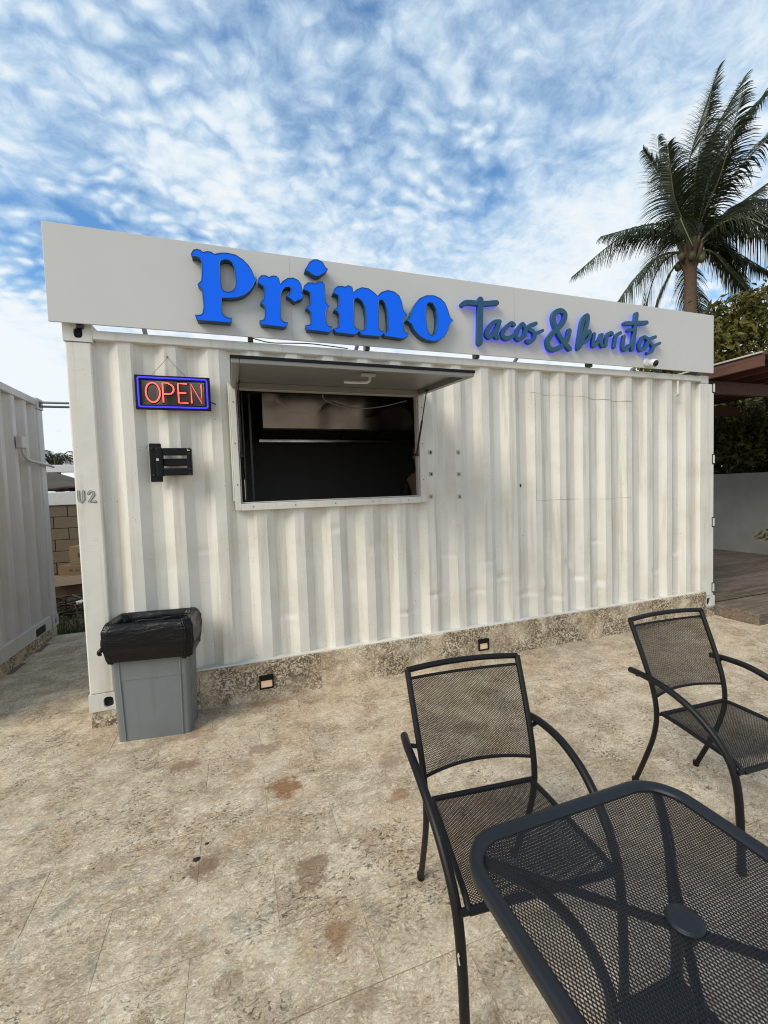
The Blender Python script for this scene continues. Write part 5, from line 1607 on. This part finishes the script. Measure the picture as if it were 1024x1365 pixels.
k_ = 0.0058
FR = []
for (mx_, my_, ex, ey, dm, de, mt_, dr) in ((-280, 110, -515, -60, 0.2, 0.3, 'palm', 0.55), (-290, -135, -495, -415, -0.3, -0.4, 'palm', 0.55), (-110, 230, -170, 400, -0.3, -0.6, 'palm', 0.5),
                                            (-60, 330, -60, 620, 0.5, 0.8, 'palm', 0.35), (10, 430, 150, 830, 0.1, 0.2, 'palm', 0.35), (110, 440, 400, 740, -0.3, -0.7, 'palm', 0.4), (60, 420, 300, 820, 0.2, 0.4, 'palm', 0.35), (250, 230, 560, 260, 0.2, 0.3, 'palm', 0.5), (260, 60, 540, -130, -0.2, -0.3, 'palm', 0.55), (40, 300, 200, 560, -0.5, -0.9, 'palm', 0.5), (170, 180, 420, 350, 0.3, 0.5, 'palm', 0.45),
                                            (210, 120, 470, 130, -0.4, -0.8, 'palm', 0.5), (200, 30, 440, -60, 0.3, 0.5, 'palm', 0.55), (150, -120, 340, -380, -0.3, -0.5, 'palm', 0.55), (70, -200, 150, -430, 0.3, 0.5, 'palm', 0.4),
                                            (-110, -200, -170, -450, 0.4, 0.5, 'palm_old', 0.35), (-220, 110, -430, 60, -0.2, -0.3, 'palm', 0.5), (60, 300, 240, 640, 0.5, 1.1, 'palm', 0.4), (90, 250, 330, 500, -0.7, -1.5, 'palm', 0.45),
                                            (-150, 60, -200, -120, -0.9, -1.7, 'palm', 0.6), (130, 40, 190, -150, -1.0, -1.8, 'palm', 0.6), (-90, 170, -150, 230, 0.9, 1.5, 'palm', 0.5), (0, 120, -10, 40, 1.2, 2.2, 'palm', 0.5),
                                            (180, 200, 300, 220, 0.9, 1.6, 'palm', 0.5), (-20, 350, 30, 640, -0.4, -0.5, 'palm', 0.35), (-60, -30, -120, -330, 1.0, 1.3, 'palm_old', 0.5), (100, -60, 230, -300, 0.9, 1.3, 'palm', 0.5),
                                            (20, 250, 10, 480, -0.9, -1.6, 'palm', 0.45), (-40, 230, -110, 470, 0.2, 0.4, 'palm', 0.5), (120, 160, 420, 60, 0.7, 1.2, 'palm', 0.55),
                                            (60, 330, 330, 560, 0.6, 1.0, 'palm', 0.45), (-30, 260, -160, 520, 0.3, 0.5, 'palm', 0.45), (180, 60, 350, -230, 0.2, 0.3, 'palm', 0.6), (260, 150, 600, 20, -0.3, -0.5, 'palm', 0.55)):
    FR.append(((mx_ * k_, my_ * k_), (ex * k_, ey * k_), dm, de, mt_, dr))
palm('tall coconut palm with wind-swept crown behind the right end of the sign', (12.62, 5.0, 0.0), 7.5, FR, 0.15, (0.05, 0.0))

# ================================================================== ALLEY BETWEEN THE CONTAINERS
bw = thing('block_wall', 'tan concrete block wall with white coping at the end of the alley', 'wall', (0, 5.0, 0))
MB().box(-4.6, 1.2, 0.02, 0.18, -0.03, 1.48).build('mortar_core', M['joint'], bw)
fblk = None
for r_ in range(8):
    zz0 = -0.02 + r_ * 0.1875
    x = -4.6 + (0.2 if r_ % 2 else 0.0)
    while x < 0.8:
        if fblk is None:
            fblk = MB().box(0.006, 0.394, 0.0, 0.03, 0.005, 0.182).build('block', M['block'], bw, 0.004)
            o = fblk
        else:
            o = fblk.copy()
            COL.objects.link(o)
        o.location = (x, random.uniform(-0.004, 0.003), zz0)
        x += 0.40
MB().box(-4.6, 1.2, -0.02, 0.20, 1.483, 1.70).build('coping', M['whitewash'], bw, 0.01)


def carton(label, loc, rot, sx, sy, sz, mat, open_=False):
    cb_ = thing('cardboard_box', label, 'box', loc, rot, 'cardboard boxes piled in the alley')
    MB().box(-sx / 2, sx / 2, -sy / 2, sy / 2, 0, sz).build('carton', mat, cb_, 0.004)
    MB().box(-sx / 2, sx / 2, -0.025, 0.025, sz, sz + 0.002).build('tape_strip', M['card'], cb_)
    if open_:
        MB().obox((0.0, -sy / 2 - 0.06, sz - 0.04), sx * 0.95, 0.16, 0.006, Matrix.Rotation(R(40), 3, 'X')).build('flap', mat, cb_)
    else:
        for k in range(3):
            MB().box(-sx * 0.22 + k * sx * 0.17, -sx * 0.22 + k * sx * 0.17 + sx * 0.10, -sy / 2 - 0.002, -sy / 2, sz * 0.4, sz * 0.62).build('printed_mark', M['wood_twig'], cb_)
    return cb_


carton('open brown box with a hanging flap on the ground in the alley', (-1.46, 4.50, -0.03), R(14), 0.46, 0.42, 0.42, M['card2'], True)
carton('flat brown box in the middle of the alley pile', (-1.30, 4.70, 0.391), R(-22), 0.62, 0.40, 0.15, M['card'])
carton('small pale box with printed marks on top of the alley pile', (-1.26, 4.72, 0.543), R(-8), 0.42, 0.32, 0.29, M['card2'])
rg3 = random.Random(11)
stk = MB()
for k in range(70):
    c = Vector((rg3.uniform(-1.9, -0.7), rg3.uniform(3.3, 4.3), rg3.uniform(-0.02, 0.16)))
    d = Vector((rg3.uniform(-1, 1), rg3.uniform(-0.5, 0.5), rg3.uniform(-0.08, 0.1))).normalized() * rg3.uniform(0.15, 0.45)
    stk.tube([c - d, c + Vector((0, 0, 0.02)), c + d], rg3.uniform(0.006, 0.016), 5)
o = stk.build('dead_sticks', M['wood_twig'])
tag(o, 'tangle of dead sticks on the soil of the alley', 'sticks', kind='stuff')
rgn = np.random.default_rng(9)
n = 2600
P0 = np.stack([rgn.uniform(-2.2, -0.2, n), 2.6 + 1.2 * rgn.random(n) ** 2, np.full(n, -0.03)], 1)
dd = np.stack([rgn.normal(0, 0.03, n), rgn.normal(0, 0.03, n), rgn.uniform(0.04, 0.11, n)], 1)
sw_ = np.stack([rgn.normal(0, 1, n), rgn.normal(0, 1, n), np.zeros(n)], 1)
sw_ = sw_ / np.linalg.norm(sw_, axis=1)[:, None] * 0.005
V = np.stack([P0 - sw_, P0 + sw_, P0 + dd + sw_ * 0.2, P0 + dd - sw_ * 0.2], 1).reshape(-1, 3)
o = np_mesh('grass', V, np.arange(4 * n).reshape(-1, 4), M['grass'])
tag(o, 'short green grass where the alley paving ends', 'grass', kind='stuff')
o = MB().add([(-1.13, 3.55, 0.16), (-1.06, 3.54, 0.15), (-1.04, 3.58, 0.17), (-1.08, 3.61, 0.18), (-1.14, 3.59, 0.165)], [(0, 1, 2, 3, 4)]).add([(-1.14, 3.59, 0.163), (-1.08, 3.61, 0.178), (-1.04, 3.58, 0.168), (-1.07, 3.56, 0.13), (-1.12, 3.55, 0.13)], [(0, 1, 2, 3, 4)]).build('crumpled_cup', M['litter'])
tag(o, 'crumpled white litter lying on the sticks in the alley', 'litter')

# beyond the alley: hut, white fence rail and palms
ht = thing('thatched_hut', 'open thatched hut beyond the block wall', 'hut', (-5.6, 15.0, 0.0))
vs, fs = [], []
n = 24
for (r_, z_) in ((2.1, 2.02), (2.2, 1.95), (1.5, 2.25), (0.8, 2.5), (0.1, 2.68)):
    for k in range(n):
        a_ = 2 * math.pi * k / n
        vs.append((r_ * math.cos(a_) * (1 + 0.03 * math.sin(k * 5)), r_ * math.sin(a_), z_ + 0.04 * math.sin(k * 3.7)))
for i in range(4):
    for k in range(n):
        fs.append((i * n + k, i * n + (k + 1) % n, (i + 1) * n + (k + 1) % n, (i + 1) * n + k))
MB().add(vs, fs, True).build('thatch_roof', M['thatch'], ht)
for k in range(6):
    a_ = 2 * math.pi * k / 6 + 0.2
    MB().tube([(1.8 * math.cos(a_), 1.8 * math.sin(a_), -0.03), (1.8 * math.cos(a_), 1.8 * math.sin(a_), 2.05)], 0.09, 8).build('post', M['wood_twig'], ht)
bm_ = thing('white_canopy_beam', 'white horizontal beam above the block wall in the alley gap', 'beam', (0, 7.0, 0))
MB().box(-5.5, 0.5, 0.0, 0.12, 2.13, 2.28).build('beam', M['whitewash'], bm_, 0.01)
for x in (-4.9, 0.0):
    MB().box(x, x + 0.12, 0.0, 0.12, -0.03, 2.13).build('post', M['whitewash'], bm_, 0.01)
wl = thing('white_fence', 'low white fence far behind the block wall', 'fence', (0, 18.5, 0))
for x in np.arange(-12, 1, 0.5):
    MB().box(x, x + 0.05, 0, 0.05, -0.03, 1.75).build('fence_post', M['whitewash'], wl)
for z in (0.6, 1.15, 1.7):
    MB().box(-12, 1, -0.03, 0, z, z + 0.10).build('fence_rail', M['whitewash'], wl)
FR2 = []
for k in range(15):
    a_ = k * 2 * math.pi / 15 + 0.3
    el = rnd2.uniform(-0.4, 0.9)
    FR2.append(((math.cos(a_) * 1.0, 0.5 + el * 0.6), (math.cos(a_) * 2.0, el - 0.7), math.sin(a_) * 1.0, math.sin(a_) * 2.0, 'palm', 0.5))
palm('small coconut palm left of the hut beyond the alley', (-9.6, 21.0, 0.0), 3.4, FR2, 0.16, (0.1, 0), 'far palms beyond the alley', 0.95, 30)
palm('small coconut palm right of the hut beyond the alley', (-7.2, 22.5, 0.0), 3.3, FR2[::-1], 0.16, (-0.2, 0), 'far palms beyond the alley', 0.8, 30)
t5 = thing('far_bush', 'dark round bush beyond the alley wall', 'bush', (-8.0, 19.5, 0.0))
leaf_cloud('foliage', [((-0.3, 0, 2.2), (0.7, 0.9, 1.3)), ((-0.6, 0.3, 1.2), (1.0, 1.0, 1.2))], 2500, 0.10, M['leaf_dark'], t5, 12)
limbs('stem', [([(0, 0, -0.05), (-0.1, 0, 1.0), (-0.2, 0, 2.2)], 0.08, 0.03)], M['wood_twig'], t5)

# small debris on the paving
for k, (x, y, lab) in enumerate(((0.764, -1.412, 'larger dark scrap lying beside a rust stain on the paving'), (0.801, -1.338, 'smaller dark scrap lying on the paving'))):
    s_ = 0.016 if k == 0 else 0.009
    pts = [(x + s_ * math.cos(a_) * (1 + 0.3 * math.sin(3 * a_)), y + 0.8 * s_ * math.sin(a_)) for a_ in np.linspace(0, 2 * math.pi, 9)[:-1]]
    vs = [(a_, b_, 0.0015) for a_, b_ in pts] + [(x, y, 0.007)]
    o = MB().add(vs, [(i, (i + 1) % 8, 8) for i in range(8)] + [tuple(range(8))[::-1]]).build('dark_scrap', M['dark'])
    tag(o, lab, 'scrap', 'dark scraps on the paving')

rg5 = random.Random(21)
gb = MB()
for k in range(70):                                     # dry leaf crumbs and chips blown over the slabs
    x, y = rg5.uniform(-0.6, 5.5), rg5.uniform(-2.4, -0.1)
    if rg5.random() < 0.45:
        y = -0.04 - abs(rg5.gauss(0, 0.05))
    s_ = rg5.uniform(0.003, 0.008)
    a0 = rg5.uniform(0, 6.28)
    ring = [(x + s_ * rg5.uniform(0.6, 1.3) * math.cos(a0 + 1.256 * i), y + 0.6 * s_ * rg5.uniform(0.6, 1.3) * math.sin(a0 + 1.256 * i), 0.0015) for i in range(5)]
    gb.add(ring + [(x, y, 0.0015 + 0.5 * s_)], [(i, (i + 1) % 5, 5) for i in range(5)])
o = gb.build('leaf_crumbs', M['wood_twig'])
tag(o, 'scattered dry leaf crumbs on the paving', 'debris', kind='stuff')
